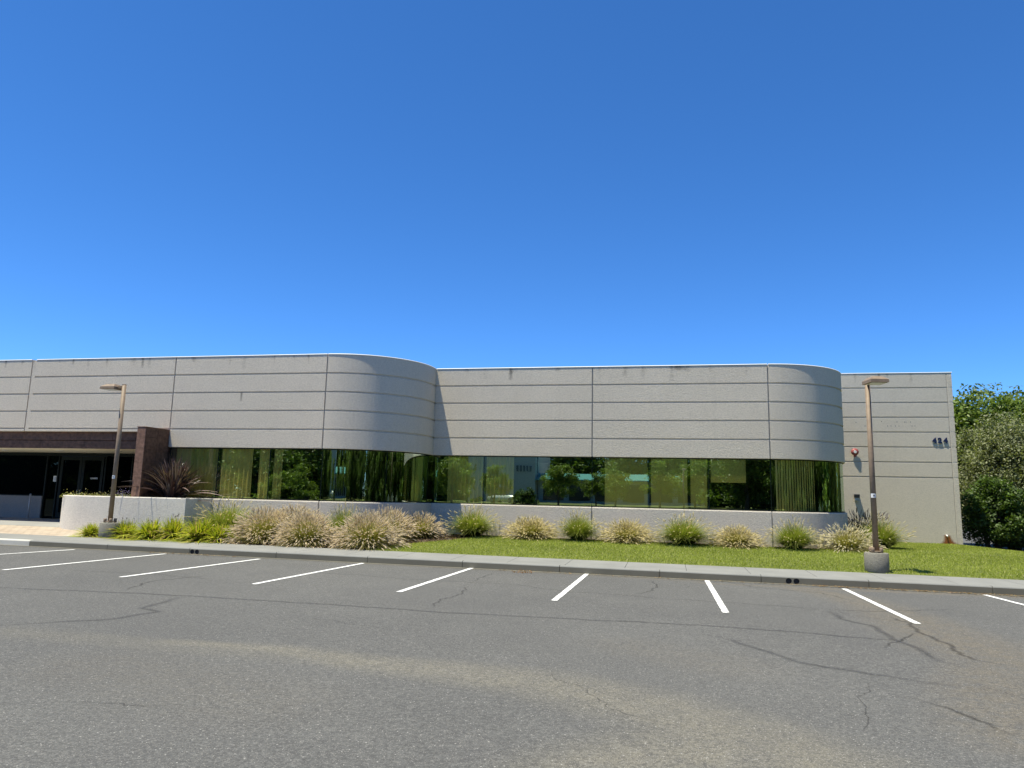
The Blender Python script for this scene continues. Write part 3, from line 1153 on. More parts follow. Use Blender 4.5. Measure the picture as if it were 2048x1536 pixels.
# old anchor holes left by a removed sign
for (px, py) in ((1712, 845), (1763, 843), (1794, 844), (1809, 844), (1812, 844), (1821, 844), (1730, 852), (1775, 852), (1782, 852), (1791, 852), (1798, 852), (1824, 852), (1830, 852)):
    h = at_y(px, py, YF)
    MB().box(h.x - 0.014, h.x + 0.014, YF - 0.004, YF + 0.01, h.z - 0.014, h.z + 0.014, 0.004).build('anchor_hole', 'black', bld)

# address numerals
for ch, px in (('4', 1864.8), ('2', 1875.6), ('4', 1887)):
    h = at_y(px, 886.3, YF)
    me = text_mesh(ch, 0.30, 0.014, 0.013)
    me.materials.append(M['navy'])
    o = link('numeral', me, bld, (h.x, YF - 0.024, h.z))
    o.rotation_euler = (math.pi / 2, 0, 0)

# ---- entrance
FY = YL + 0.14
DY = 24.50
FL = 0.43
x = -33.0
while x < -16.7:
    a, b = x + 0.002, min(x + 0.90, -16.63) - 0.002
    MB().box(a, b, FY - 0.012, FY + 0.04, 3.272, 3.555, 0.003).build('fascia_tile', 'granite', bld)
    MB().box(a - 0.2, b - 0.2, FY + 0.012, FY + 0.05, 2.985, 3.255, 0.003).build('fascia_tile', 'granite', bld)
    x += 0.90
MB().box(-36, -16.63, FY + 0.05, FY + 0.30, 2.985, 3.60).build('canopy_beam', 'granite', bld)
MB().quad((-36, FY + 0.04, 2.982), (-16.4, FY + 0.04, 2.982), (-16.4, DY + 0.1, 2.982), (-36, DY + 0.1, 2.982)).build('soffit', 'soffit', bld)
for px in (10, 120, 237):
    h = at_y(px, 902, 23.0)
    mb = MB()
    mb.tube([(h.x, 23.0, 2.984), (h.x, 23.0, 2.962)], [0.13, 0.11], 20)
    mb.build('downlight', 'white', bld)
# wing wall clad with stone tiles
z = 0.9
row = 0
while z < 3.60:
    z1 = min(z + 0.40, 3.61)
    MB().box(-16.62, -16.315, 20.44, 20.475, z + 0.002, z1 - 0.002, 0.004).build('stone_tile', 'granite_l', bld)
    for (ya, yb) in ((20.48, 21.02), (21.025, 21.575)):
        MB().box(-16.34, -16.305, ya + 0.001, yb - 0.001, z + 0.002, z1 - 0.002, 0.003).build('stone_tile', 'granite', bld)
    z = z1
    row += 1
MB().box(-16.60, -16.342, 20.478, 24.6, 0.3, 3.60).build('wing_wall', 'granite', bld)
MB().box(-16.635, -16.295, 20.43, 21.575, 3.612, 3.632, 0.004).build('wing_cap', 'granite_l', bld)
# storefront
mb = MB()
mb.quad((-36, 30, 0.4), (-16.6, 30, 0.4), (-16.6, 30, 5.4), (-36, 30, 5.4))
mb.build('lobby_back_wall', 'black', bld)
MB().box(-36, -23.80, DY - 0.10, DY + 0.15, 0.3, 1.29, 0.012).build('low_wall', 'low_shade', bld)


def frame_bar(x0, x1, z0, z1, d=0.06, nm='door_frame'):
    return MB().box(x0, x1, DY - d, DY + d, z0, z1, 0.006).build(nm, 'dark_metal', bld)


XD = [-23.17, -22.19, -21.21]
frame_bar(-36, -16.6, 2.86, 2.975)
for xb in (-29.6, -26.7, -23.78, -23.24, -21.12, -19.95, -18.3):
    frame_bar(xb - 0.03, xb + 0.03, FL, 2.855)
frame_bar(-36, -23.82, 1.292, 1.33)
for (xa, xb, za) in ((-35.9, -29.64, 1.33), (-29.56, -26.74, 1.33), (-26.66, -23.82, 1.33), (-23.74, -23.28, FL), (-21.08, -19.99, FL), (-19.91, -18.34, FL), (-18.26, -16.62, FL)):
    MB().quad((xa, DY, za), (xb, DY, za), (xb, DY, 2.86), (xa, DY, 2.86)).build('storefront_pane', 'dglass', bld)
for xa, xb, hs in ((XD[0], XD[1], 1), (XD[1], XD[2], -1)):
    dr = thing('entrance_door', '', '', (0, 0, 0))
    for k in ('label', 'category'):
        del dr[k]
    dr.parent = bld
    a, b = xa + 0.01, xb - 0.01
    mb = MB()
    for (x0, x1, z0, z1) in ((a, a + 0.11, FL + 0.02, 2.84), (b - 0.11, b, FL + 0.02, 2.84), (a + 0.11, b - 0.11, 2.70, 2.84), (a + 0.11, b - 0.11, FL + 0.02, FL + 0.25)):
        mb.box(x0, x1, DY - 0.035, DY + 0.025, z0, z1)
    mb.build('door_leaf', 'dark_metal', dr)
    MB().quad((a + 0.1, DY, FL + 0.2), (b - 0.1, DY, FL + 0.2), (b - 0.1, DY, 2.72), (a + 0.1, DY, 2.72)).build('door_glass', 'dglass', dr)
    hx = b - 0.055 if hs > 0 else a + 0.055
    mb = MB()
    mb.tube([(hx, DY - 0.035, FL + 0.80), (hx, DY - 0.085, FL + 0.82), (hx, DY - 0.085, FL + 1.12), (hx, DY - 0.035, FL + 1.14)], [0.011] * 4, 8)
    mb.build('door_handle', 'steel', dr)
me = text_mesh('LINARES', 0.085, 0.001, 0.002)
me.materials.append(M['white'])
h = at_y(181, 958, DY)
o = link('door_lettering', me, bld, (h.x, DY - 0.006, h.z))
o.rotation_euler = (math.pi / 2, 0, 0)
h0, h1 = at_y(106.5, 963, DY), at_y(118, 952, DY)
nt_o = tag(MB().box(h0.x, h1.x, DY - 0.012, DY - 0.005, h0.z, h1.z).build('paper_notice', 'paper'), 'white paper notice taped to the dark glass beside the entrance doors', 'notice')
for k in range(6):
    zc = h0.z + (h1.z - h0.z) * (0.2 + 0.12 * k)
    MB().box(h0.x + 0.05, h1.x - 0.05, DY - 0.0145, DY - 0.0125, zc - 0.006, zc + 0.006).build('printed_line', 'ink', nt_o)
h = at_y(61, 990, DY - 0.35)
post = thing('rail_post', 'thin grey metal post in front of the low shaded wall by the entrance', 'post', (h.x, DY - 0.35, FL))
mb = MB()
mb.tube([(0, 0, 0), (0, 0, 0.93)], [0.03, 0.03], 10)
mb.build('post', 'steel', post)
MB().box(-0.06, 0.06, -0.06, 0.06, 0.0, 0.012, 0.003).build('foot_plate', 'steel', post)
mb = MB()
mb.tube([(0, 0, 0.93), (0, 0, 0.945)], [0.036, 0.02], 10)
mb.build('cap', 'steel', post)

# planter in front of the entrance
pl = thing('planter_wall', 'curved pale stucco planter wall beside the entrance', 'planter', (0, 0, 0))
PA = (-18.2, 22.0, 1.75)
path = [(-19.95, 24.3, -1, 0), (-19.95, 22.0, -1, 0)] + arc(*PA, -90, 0, 24)[1:] + [(-14.514, 20.25, 0, -1)]
mb = MB()
pp_ = [(0, -0.1), (0, 1.375), (-0.014, 1.398), (-0.18, 1.400), (-0.18, -0.1)]
sweep(mb, path, pp_)
mb.build('front_wall', 'planter', pl)
mb = MB()
sweep(mb, [(-14.51, 20.253, 1, 0), (-14.51, YL - 0.003, 1, 0)], pp_)
mb.build('end_wall', 'planter', pl)
mb = MB()
sp = [(x - nx * 0.175, y - ny * 0.175) for (x, y, nx, ny) in path] + [(-14.69, 20.43), (-14.69, YL), (-16.62, YL), (-16.62, 24.3)]
mb.quad(*[(x, y, 1.32) for x, y in sp])
mb.build('soil', 'mulch', pl)

# ------------------------------------------------------------------ things on the end wall
h = at_y(1709, 904, YF)
bell = thing('alarm_bell', 'round red alarm bell on the grey end wall', 'bell', (h.x, YF, h.z))
mb = MB()
mb.tube([(0, -0.10, 0), (0, -0.085, 0)], [0.10, 0.145], 24)
mb.tube([(0, -0.125, 0), (0, -0.12, 0), (0, -0.10, 0), (0, -0.06, 0)], [0.03, 0.075, 0.12, 0.148], 24)
mb.build('gong', 'red', bell)
mb = MB()
mb.tube([(0, -0.138, 0), (0, -0.122, 0)], [0.055, 0.06], 14)
mb.build('hub', 'white', bell)
mb = MB()
mb.tube([(0, -0.06, 0), (0, 0.0, 0)], [0.06, 0.06], 16)
mb.build('back_box', 'red', bell)
mb = MB()
mb.box(-0.045, 0.045, -0.05, 0.0, -0.2, -0.05, 0.006)
mb.build('conduit_box', 'red', bell)
h = at_y(1713, 995, YF)
kb = thing('wall_switch_box', 'small dark and grey service box on the end wall below the red bell', 'box', (h.x, YF, h.z))
MB().box(-0.10, 0.10, -0.14, 0, 0.0, 0.13, 0.008).build('hood', 'black', kb)
MB().box(-0.085, 0.085, -0.10, 0, -0.13, -0.002, 0.006).build('cover', 'steel', kb)


# ------------------------------------------------------------------ lamps
def lamp_post(label, X, Y, z0, head_dir, base_r=0.27, base_h=0.45, top=4.80, rusty=False):
    o = thing('lamp_post', label, 'lamp post', (X, Y, z0), 0, 'tan parking lot lamp posts')
    H = top - z0
    mb = MB()
    mb.tube([(0, 0, -0.3), (0, 0, base_h - 0.02), (0, 0, base_h)], [base_r, base_r, base_r - 0.02], 28)
    mb.build('concrete_base', 'base_conc', o)
    mb = MB()
    mb.tube([(0, 0, base_h + 0.045), (0, 0, H)], [0.067, 0.060], 20)
    mb.build('pole', 'lamp_paint', o)
    mb = MB()
    mb.box(-0.13, 0.13, -0.13, 0.13, base_h + 0.02, base_h + 0.045, 0.006)
    mb.build('base_plate', 'lamp_paint', o)
    for sx in (-1, 1):
        for sy in (-1, 1):
            mb = MB()
            mb.tube([(sx * 0.095, sy * 0.095, base_h - 0.01), (sx * 0.095, sy * 0.095, base_h + 0.055), (sx * 0.095, sy * 0.095, base_h + 0.115), (sx * 0.095, sy * 0.095, base_h + 0.125)], [0.034, 0.044, 0.044, 0.03], 12)
            mb.build('bolt_cover', 'lamp_paint', o)
    mb = MB()
    mb.tube([(0, 0, H), (0, 0, H + 0.02)], [0.064, 0.05], 20)
    mb.build('pole_cap', 'lamp_paint', o)
    # hand-hole cover and inspection sticker
    mb = MB()
    mb.box(-0.075, -0.052, -0.03, 0.03, base_h + 0.30, base_h + 0.44, 0.006)
    mb.build('handhole_cover', 'lamp_paint', o)
    st = MB()
    for k in range(6):
        a0_, a1_ = rad(-62 + k * 18), rad(-62 + (k + 1) * 18)
        q = []
        for (aa, zz) in ((a0_, 1.30), (a1_, 1.30), (a1_, 1.40), (a0_, 1.40)):
            q.append((math.sin(aa) * 0.0682, -math.cos(aa) * 0.0682, base_h + zz))
        st.quad(*q)
    sk = st.build('sticker', 'white', o)
    MB().box(-0.016, 0.014, -0.0715, -0.0695, base_h + 1.335, base_h + 1.37).build('printed_mark', 'black', sk)
    # shoebox head on a short arm
    hd = bpy.data.objects.new('lamp_head', None)
    COL.objects.link(hd)
    hd.parent = o
    hd.location = (0, 0, H - 0.07)
    hd.rotation_euler = (0, 0, head_dir)
    mb = MB()
    mb.box(0.05, 0.26, -0.045, 0.045, -0.05, 0.04, 0.01)
    mb.build('arm', 'lamp_paint', hd)
    L0, L1, W = 0.18, 0.68, 0.215
    mb = MB()
    mb.v += [(L0, -W, -0.075), (L1, -W, -0.075), (L1, W, -0.075), (L0, W, -0.075),
             (L0, -W + 0.005, 0.0), (L1 - 0.005, -W + 0.005, 0.0), (L1 - 0.005, W - 0.005, 0.0), (L0, W - 0.005, 0.0),
             (L0 + 0.08, -W + 0.10, 0.085), (L1 - 0.13, -W + 0.10, 0.085), (L1 - 0.13, W - 0.10, 0.085), (L0 + 0.08, W - 0.10, 0.085)]
    mb.f += [(0, 1, 5, 4), (1, 2, 6, 5), (2, 3, 7, 6), (3, 0, 4, 7), (4, 5, 9, 8), (5, 6, 10, 9), (6, 7, 11, 10), (7, 4, 8, 11), (8, 9, 10, 11), (0, 3, 2, 1)]
    mb.smooth += [False] * 10
    mb.build('housing', 'lamp_paint', hd)
    mb = MB()
    mb.box(L0 + 0.06, L1 - 0.05, -W + 0.05, W - 0.05, -0.085, -0.0765, 0.003)
    mb.build('lens', 'lens', hd)
    return o


lamp_post('tan lamp post with its head turned left, in front of the entrance planter', -16.32, 19.31, 0.188, math.pi)
lamp_post('tan lamp post on the lawn in front of the end wall with the street number', 4.87, 19.38, 0.09, rad(-80), top=4.72)

# ------------------------------------------------------------------ curtains and blinds behind the glass
def curtain(label, x0, x1, Y, nm='curtain', wave=0.035, z1=HEAD + 0.02):
    n = max(8, int((x1 - x0) / 0.02))
    V, Fq = [], []
    for i in range(n + 1):
        xx = x0 + (x1 - x0) * i / n
        yy = Y + wave * math.sin(xx * 2 * math.pi / 0.155 + 0.7 * math.sin(xx * 3)) + 0.3 * wave * math.sin(xx * 23)
        V += [(xx, yy, SILL - 0.25), (xx, yy, z1)]
    for i in range(n):
        Fq.append((2 * i, 2 * i + 2, 2 * i + 3, 2 * i + 1))
    o = link(nm, np_mesh(nm, V, Fq, 'curtain', smooth=True))
    return tag(o, label, 'curtain')


def curtain_arc(label, A, a0, a1, off=0.19, wave=0.055):
    pts = arc(A[0], A[1], A[2] - off, a0, a1, int((a1 - a0) * 2.2))
    V, Fq = [], []
    for i, (x, y, nx, ny) in enumerate(pts):
        w = wave * math.sin(i * 2 * math.pi / 8)
        V += [(x + nx * w, y + ny * w, SILL - 0.25), (x + nx * w, y + ny * w, HEAD + 0.02)]
    for i in range(len(pts) - 1):
        Fq.append((2 * i, 2 * i + 2, 2 * i + 3, 2 * i + 1))
    o = link('curtain', np_mesh('curtain', V, Fq, 'curtain', smooth=True))
    return tag(o, label, 'curtain')


YG = YL + 0.15
curtain('yellowish curtain in the leftmost window pane behind the dark flax plant', -16.1, -14.52, YG)
curtain('yellowish curtain gathered just right of the leftmost window mullion', -14.40, -13.25, YG)
curtain('narrow yellowish curtain left of the mullion near the mirrored bush', -13.0, -12.62, YG)
curtain('sliver of yellowish curtain right of the mullion near the mirrored bush', -12.50, -12.15, YG)
YG = YR + 0.15
curtain('wide yellowish curtain in the window right of the inner corner', -7.5, -6.24, YG)
curtain('yellowish curtain between the inner corner window and the teal roof reflection', -6.13, -5.15, YG)
vb = thing('vertical_blind', 'pale vertical slat blind inside the rounded right corner window', 'blind', (0, 0, 0))
vb_me = None
for k in range(16):
    a_ = rad(4.5 + 1.9 * k)
    R_ = A2[2] - 0.20
    if vb_me is None:
        o = MB().box(-0.038, 0.038, -0.0015, 0.0015, SILL - 0.2, HEAD + 0.01).build('slat', 'curtain', vb)
        vb_me = o.data
    else:
        o = link('slat', vb_me, vb)
    o.location = (A2[0] + R_ * math.sin(a_), A2[1] - R_ * math.cos(a_), 0)
    o.rotation_euler = (0, 0, a_ + rad(24 + 6 * math.sin(k * 2.2)))


def blind(label, x0, x1, Y, z0):
    o = thing('roller_blind', label, 'blind', ((x0 + x1) / 2, Y, z0))
    w = (x1 - x0) / 2
    MB().box(-w, w, -0.002, 0.002, 0.0, HEAD - z0 - 0.02).build('cloth', 'blind', o)
    MB().box(-w, w, -0.010, 0.010, -0.025, 0.002, 0.003).build('bottom_bar', 'blind', o)
    mb = MB()
    mb.tube([(-w, 0.03, HEAD - z0 - 0.03), (w, 0.03, HEAD - z0 - 0.03)], [0.026, 0.026], 10)
    mb.build('roller', 'blind', o)


blind('lowered yellowish roller blind right of the dark mullion near the building centre', -2.05, -0.65, YR + 0.100, SILL - 0.12)
blind('lowered yellowish roller blind third pane from the rounded right corner', -0.54, 0.62, YR + 0.100, SILL - 0.12)
blind('narrow lowered yellowish roller blind beside the half raised one', 0.72, 1.24, YR + 0.100, SILL - 0.12)
blind('half raised yellowish roller blind in the last flat window', 1.36, 2.45, YR + 0.100, 2.30)


# white bottles standing on the inner sill of the rounded windows
def bottle(label, A, ang, h):
    a_ = rad(ang)
    R_ = A[2] - 0.135
    o = thing('sill_bottle', label, 'bottle', (A[0] + R_ * math.sin(a_), A[1] - R_ * math.cos(a_), SILL + 0.006), 0, 'bottles on the rounded window sills')
    mb = MB()
    mb.tube([(0, 0, 0), (0, 0, 0.01), (0, 0, h * 0.55), (0, 0, h * 0.72), (0, 0, h * 0.92)], [0.034, 0.038, 0.038, 0.014, 0.012], 12)
    mb.build('body', 'white', o)
    mb = MB()
    mb.tube([(0, 0, h * 0.92), (0, 0, h)], [0.015, 0.015], 10)
    mb.build('cap', 'steel', o)


for A_, base, wh in ((A1, 48, 'left'), (A2, 36, 'right')):
    for k, nm in enumerate(('leftmost', 'middle', 'rightmost')):
        bottle('white bottle on the sill of the %s rounded window, %s of three' % (wh, nm), A_, base + 3.0 * k + 0.6 * (k == 2), (0.27, 0.33, 0.24)[k])


# ------------------------------------------------------------------ vegetation builders
def grass_clump(seed, R, H, nb, npl, green, dry, plume, plume_len=0.15, spread=1.0):
    """fountain grass: arching blades and bottlebrush plumes -> (foliage mesh, plume mesh)"""
    rng = np.random.default_rng(seed)
    V, Fq, C = [], [], []

    def arcblade(az, lean, L, droop, w, col0, col1, seg=4, root=None):
        i0 = len(V)
        rx, ry = root
        ca, sa = math.cos(az), math.sin(az)
        pts = []
        for k in range(seg + 1):
            t = k / seg
            rr = L * (math.sin(lean) * t + droop * 0.55 * t * t)
            zz = L * (math.cos(lean) * t - droop * t ** 2.4)
            pts.append((rx + ca * rr, ry + sa * rr, max(0.01, zz)))
        for k, p in enumerate(pts):
            t = k / seg
            ww = w * (1 - 0.85 * t) * (0.7 + 0.6 * min(1, t * 3))
            V.append((p[0] - sa * ww, p[1] + ca * ww, p[2]))
            V.append((p[0] + sa * ww, p[1] - ca * ww, p[2]))
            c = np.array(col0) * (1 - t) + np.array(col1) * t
            C.extend([c, c])
        for k in range(seg):
            a = i0 + 2 * k
            Fq.append((a, a + 1, a + 3, a + 2))
        return pts

    for _ in range(nb):
        az = rng.uniform(0, 2 * np.pi)
        lean = 1.22 * spread * math.sqrt(rng.uniform(0, 1))
        L = H * rng.uniform(0.65, 1.08) * (1 + 0.12 * lean)
        rr = R * 0.30 * math.sqrt(rng.uniform())
        ra = rng.uniform(0, 2 * np.pi)
        m_ = rng.uniform(0, 1)
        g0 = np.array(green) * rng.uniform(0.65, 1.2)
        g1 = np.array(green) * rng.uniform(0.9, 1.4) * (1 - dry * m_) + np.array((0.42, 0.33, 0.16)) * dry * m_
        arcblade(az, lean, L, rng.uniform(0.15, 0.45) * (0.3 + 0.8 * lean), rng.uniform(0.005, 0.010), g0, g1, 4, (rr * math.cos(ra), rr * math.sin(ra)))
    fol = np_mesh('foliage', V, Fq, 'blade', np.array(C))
    V, Fq, C = [], [], []
    for _ in range(npl):
        az = rng.uniform(0, 2 * np.pi)
        lean = min(1.32, 1.25 * spread * math.sqrt(rng.uniform(0.0, 1)))
        L = H * rng.uniform(0.72, 1.02) * (1 + 0.16 * lean)
        rr = R * 0.28 * math.sqrt(rng.uniform())
        ra = rng.uniform(0, 2 * np.pi)
        dr = rng.uniform(0.05, 0.26) * (0.2 + 0.8 * lean)
        pts = arcblade(az, lean, L, dr, 0.003, np.array(green) * 0.9, np.array((0.40, 0.33, 0.17)), 4, (rr * math.cos(ra), rr * math.sin(ra)))
        p1, p0 = np.array(pts[-1]), np.array(pts[-2])
        d = p1 - p0
        d /= np.linalg.norm(d)
        u = np.cross(d, (0.3, 0.5, 0.8))
        u /= np.linalg.norm(u)
        w_ = np.cross(d, u)
        pl_ = plume_len * rng.uniform(0.75, 1.25)
        col = np.array(plume) * rng.uniform(0.78, 1.15)
        bend = np.array((0, 0, -0.12 * pl_ * (0.3 + lean)))
        i0 = len(V)
        for t, r_ in ((0, 0.003), (0.25, 0.0095), (0.6, 0.0085), (1.0, 0.002)):
            c0 = p1 + d * pl_ * t + bend * t * t
            for j in range(4):
                aa = j * math.pi / 2 + 0.4
                r2 = r_ * rng.uniform(0.8, 1.25)
                V.append(tuple(c0 + (u * math.cos(aa) + w_ * math.sin(aa)) * r2))
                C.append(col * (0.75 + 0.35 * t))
        for k in range(3):
            for j in range(4):
                a, b = i0 + k * 4 + j, i0 + k * 4 + (j + 1) % 4
                Fq.append((a, b, b + 4, a + 4))
        # loose bristles
        for q in range(7):
            t = rng.uniform(0.1, 0.95)
            c0 = p1 + d * pl_ * t + bend * t * t
            aa = rng.uniform(0, 2 * np.pi)
            rad_ = (u * math.cos(aa) + w_ * math.sin(aa))
            tip = c0 + rad_ * 0.022 + d * 0.030
            sd = np.cross(rad_, d) * 0.0035
            i1 = len(V)
            V += [tuple(c0 - sd), tuple(c0 + sd), tuple(tip), tuple(tip - sd)]
            C += [col] * 4
            Fq.append((i1, i1 + 1, i1 + 2, i1 + 3))
    plm = np_mesh('plumes', V, Fq, 'plume', np.array(C))
    return fol, plm


GREEN = (0.165, 0.215, 0.034)
OLIVE = (0.215, 0.215, 0.060)
PINK = (0.74, 0.62, 0.51)
BEIGE = (0.72, 0.62, 0.41)
GREY = (0.76, 0.68, 0.55)
VAR = {
    'pink_big': [grass_clump(s, 0.95, 0.86, 2200, 1300, OLIVE, 0.5, PINK, 0.17, 1.05) for s in (1, 2)],
    'pink': [grass_clump(s, 0.6, 0.70, 1500, 700, OLIVE, 0.6, PINK, 0.16, 0.95) for s in (3, 4)],
    'beige': [grass_clump(s, 0.6, 0.62, 2000, 800, OLIVE, 1.0, BEIGE, 0.14, 1.0) for s in (5, 6)],
    'green': [grass_clump(s, 0.6, 0.92, 2600, 170, GREEN, 0.45, BEIGE, 0.13, 0.85) for s in (7, 8)],
    'grey': [grass_clump(s, 0.7, 0.70, 1100, 560, OLIVE, 0.9, GREY, 0.14, 1.05) for s in (9,)],
    'purple': [grass_clump(10, 0.5, 0.95, 500, 160, (0.06, 0.05, 0.045), 0.2, (0.19, 0.15, 0.16), 0.17, 0.6)],
}
GRASS = [
    # px centre, Y, kind, scale xy, scale z, label
    (455, 20.75, 'green', 1.30, 1.12, 'tall yellow-green fountain grass at the right end of the planter wall'),
    (528, 19.98, 'pink_big', 0.90, 1.08, 'large pink-plumed fountain grass, leftmost of the three big front clumps'),
    (585, 21.0, 'pink', 1.15, 1.30, 'pink fountain grass against the wall behind the two leftmost big clumps'),
    (612, 19.72, 'pink_big', 0.82, 1.04, 'large pink-plumed fountain grass, middle one of the three big front clumps'),
    (686, 20.95, 'green', 0.85, 1.18, 'green fountain grass against the wall behind the three big pink clumps'),
    (735, 19.85, 'pink_big', 0.90, 1.10, 'large pink-plumed fountain grass next to the lawn tip'),
    (776, 21.6, 'pink', 1.0, 1.32, 'pink fountain grass against the rounded wall behind the clump at the lawn tip'),
    (840, 22.85, 'pink', 0.92, 1.05, 'pink-plumed fountain grass alone in the shade of the rounded wall'),
    (944, 23.75, 'green', 1.05, 1.08, 'tall green fountain grass right of the inner corner shadow'),
    (1061, 23.80, 'beige', 1.08, 1.05, 'beige fountain grass left of the spandrel joint, below the mirrored car and drive'),
    (1157, 23.80, 'green', 0.88, 1.02, 'yellowish green fountain grass just left of the spandrel joint'),
    (1253, 23.80, 'beige', 1.05, 1.05, 'beige fountain grass just right of the spandrel joint'),
    (1368, 23.80, 'green', 1.12, 1.02, 'broad dark green fountain grass in the middle of the lawn row'),
    (1473, 23.80, 'beige', 0.98, 0.95, 'low beige fountain grass left of the joint at the rounded right corner'),
    (1588, 23.80, 'green', 0.90, 0.98, 'green fountain grass in front of the rounded right corner'),
    (1692, 24.2, 'grey', 1.05, 1.02, 'greyish beige fountain grass left of the lawn lamp post'),
    (1762, 25.6, 'green', 0.98, 1.12, 'green fountain grass behind the lawn lamp post'),
    (1722, 28.6, 'purple', 1.35, 1.20, 'dark purplish fountain grass in the corner behind the lawn lamp post'),
]
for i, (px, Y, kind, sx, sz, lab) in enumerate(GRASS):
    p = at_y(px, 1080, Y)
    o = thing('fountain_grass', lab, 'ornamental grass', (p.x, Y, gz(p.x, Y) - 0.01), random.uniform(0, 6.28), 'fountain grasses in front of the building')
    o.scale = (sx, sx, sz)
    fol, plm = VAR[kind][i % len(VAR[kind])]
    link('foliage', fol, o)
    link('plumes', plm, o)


def strap_clump(seed, R, H, n, cols, w, spread, droop, mat='blade', seg=5, dry=0.1, narrow=0.0):
    rng = np.random.default_rng(seed)
    V, Fq, C = [], [], []
    for _ in range(n):
        az = rng.uniform(0, 2 * np.pi)
        lean = min(1.3, abs(rng.normal(0, 0.5)) * spread + 0.05)
        lean *= 1 - narrow * abs(math.sin(az))
        L = H * rng.uniform(0.6, 1.15)
        dr = rng.uniform(0.3, 1.0) * droop * (0.3 + lean)
        rr, ra = R * 0.3 * math.sqrt(rng.uniform()), rng.uniform(0, 2 * np.pi)
        rx, ry = rr * math.cos(ra), rr * math.sin(ra)
        ca, sa = math.cos(az), math.sin(az)
        c = np.array(cols[rng.integers(len(cols))]) * rng.uniform(0.75, 1.25)
        if rng.uniform() < dry:
            c = np.array((0.42, 0.30, 0.14))
        i0 = len(V)
        tw = rng.uniform(-0.5, 0.5)
        for k in range(seg + 1):
            t = k / seg
            q = L * (math.sin(lean) * t + dr * 0.6 * t * t)
            zz = max(0.015, L * (math.cos(lean) * t - dr * t ** 2.2))
            ww = w * (1 - t ** 2.5) * (0.7 + 0.5 * min(1, t * 4)) + 0.001
            nx_, ny_ = -sa, ca
            V.append((rx + ca * q - nx_ * ww, ry + sa * q - ny_ * ww, zz + ww * tw))
            V.append((rx + ca * q, ry + sa * q, zz - ww * 0.35))
            V.append((rx + ca * q + nx_ * ww, ry + sa * q + ny_ * ww, zz - ww * tw))
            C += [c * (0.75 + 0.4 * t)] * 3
        for k in range(seg):
            for s in (0, 1):
                a = i0 + 3 * k + s
                Fq.append((a, a + 1, a + 4, a + 3))
    return np_mesh('foliage', V, Fq, mat, np.array(C), smooth=True)


LILY = [strap_clump(s, 0.6, 0.78, 620, [(0.33, 0.36, 0.030), (0.44, 0.43, 0.045), (0.22, 0.27, 0.028)], 0.012, 1.25, 0.75, dry=0.12) for s in (21, 22, 23)]


def stalks(seed, n, H):
    rng = np.random.default_rng(seed)
    mb = MB()
    for _ in range(n):
        x, y = rng.normal(0, 0.12, 2)
        t = (x + rng.normal(0, 0.1), y + rng.normal(0, 0.1), H * rng.uniform(0.85, 1.2))
        mb.tube([(x, y, 0.1), t], [0.004, 0.003], 4)
        for q in range(3):
            e = (t[0] + rng.normal(0, 0.02), t[1] + rng.normal(0, 0.02), t[2] + rng.uniform(0, 0.05))
            mb.tube([t, e], [0.004, 0.010], 5)
    return mb


for i, (px, Y, s, sz, lab) in enumerate((
        (181, 19.45, 0.70, 0.62, 'small yellow-green daylily clump left of the lamp base at the planter'),
        (252, 19.50, 0.92, 0.80, 'yellow-green daylily clump just right of the planter lamp base'),
        (300, 19.42, 1.12, 0.88, 'bright yellow-green daylily clump in the middle of the planter front'),
        (346, 19.62, 0.95, 1.00, 'tall yellow-green daylily clump with flower stalks below the planter corner'),
        (398, 19.48, 1.15, 1.02, 'bright yellow-green daylily clump in front of the shaded planter end'),
        (440, 19.55, 0.95, 0.80, 'low yellow-green daylily clump beside the leftmost big pink grass'))):
    p = at_y(px, 1075, Y)
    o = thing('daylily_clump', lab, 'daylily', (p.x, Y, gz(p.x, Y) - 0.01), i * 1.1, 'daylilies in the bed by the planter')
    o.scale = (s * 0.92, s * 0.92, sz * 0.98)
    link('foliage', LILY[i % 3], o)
    if i in (1, 2, 3):
        stalks(40 + i, 7 if i == 3 else 4, 0.62).build('flower_stalks', 'bark', o)

# bronze flax in the planter
p = at_y(346, 995, 20.98)
flax = thing('bronze_flax', 'spiky dark bronze flax plant in the planter beside the stone wing wall', 'flax plant', (p.x, 20.95, 1.31))
link('foliage', strap_clump(31, 0.6, 1.48, 420, [(0.050, 0.026, 0.026), (0.085, 0.048, 0.045), (0.030, 0.020, 0.020), (0.20, 0.14, 0.125)], 0.025, 1.15, 0.62, 'flax', 7, 0.02, 0.66), flax)


def leafy_patch(name, seed, pts, n, h, cols, size, mat='leaf'):
    """low planting: many small leaves and flowers"""
    rng = np.random.default_rng(seed)
    V, Fq, C = [], [], []
    for _ in range(n):
        (x0, y0), (x1, y1) = pts
        x, y = rng.uniform(x0, x1), rng.uniform(y0, y1)
        z = abs(rng.normal(0, 0.5)) * h
        c = np.array(cols[rng.integers(len(cols))]) * rng.uniform(0.7, 1.3)
        nrm = rng.normal(0, 1, 3)
        nrm[2] = abs(nrm[2]) + 0.4
        nrm /= np.linalg.norm(nrm)
        u = np.cross(nrm, rng.normal(0, 1, 3))
        u /= np.linalg.norm(u)
        w_ = np.cross(nrm, u)
        s = size * rng.uniform(0.6, 1.3)
        i0 = len(V)
        for a, b in ((-1, 0), (0, -0.45), (1, 0), (0, 0.45)):
            V.append((x + (u * a + w_ * b)[0] * s, y + (u * a + w_ * b)[1] * s, z + (u * a + w_ * b)[2] * s))
            C.append(c)
        Fq.append((i0, i0 + 1, i0 + 2, i0 + 3))
    return np_mesh(name, V, Fq, mat, np.array(C))


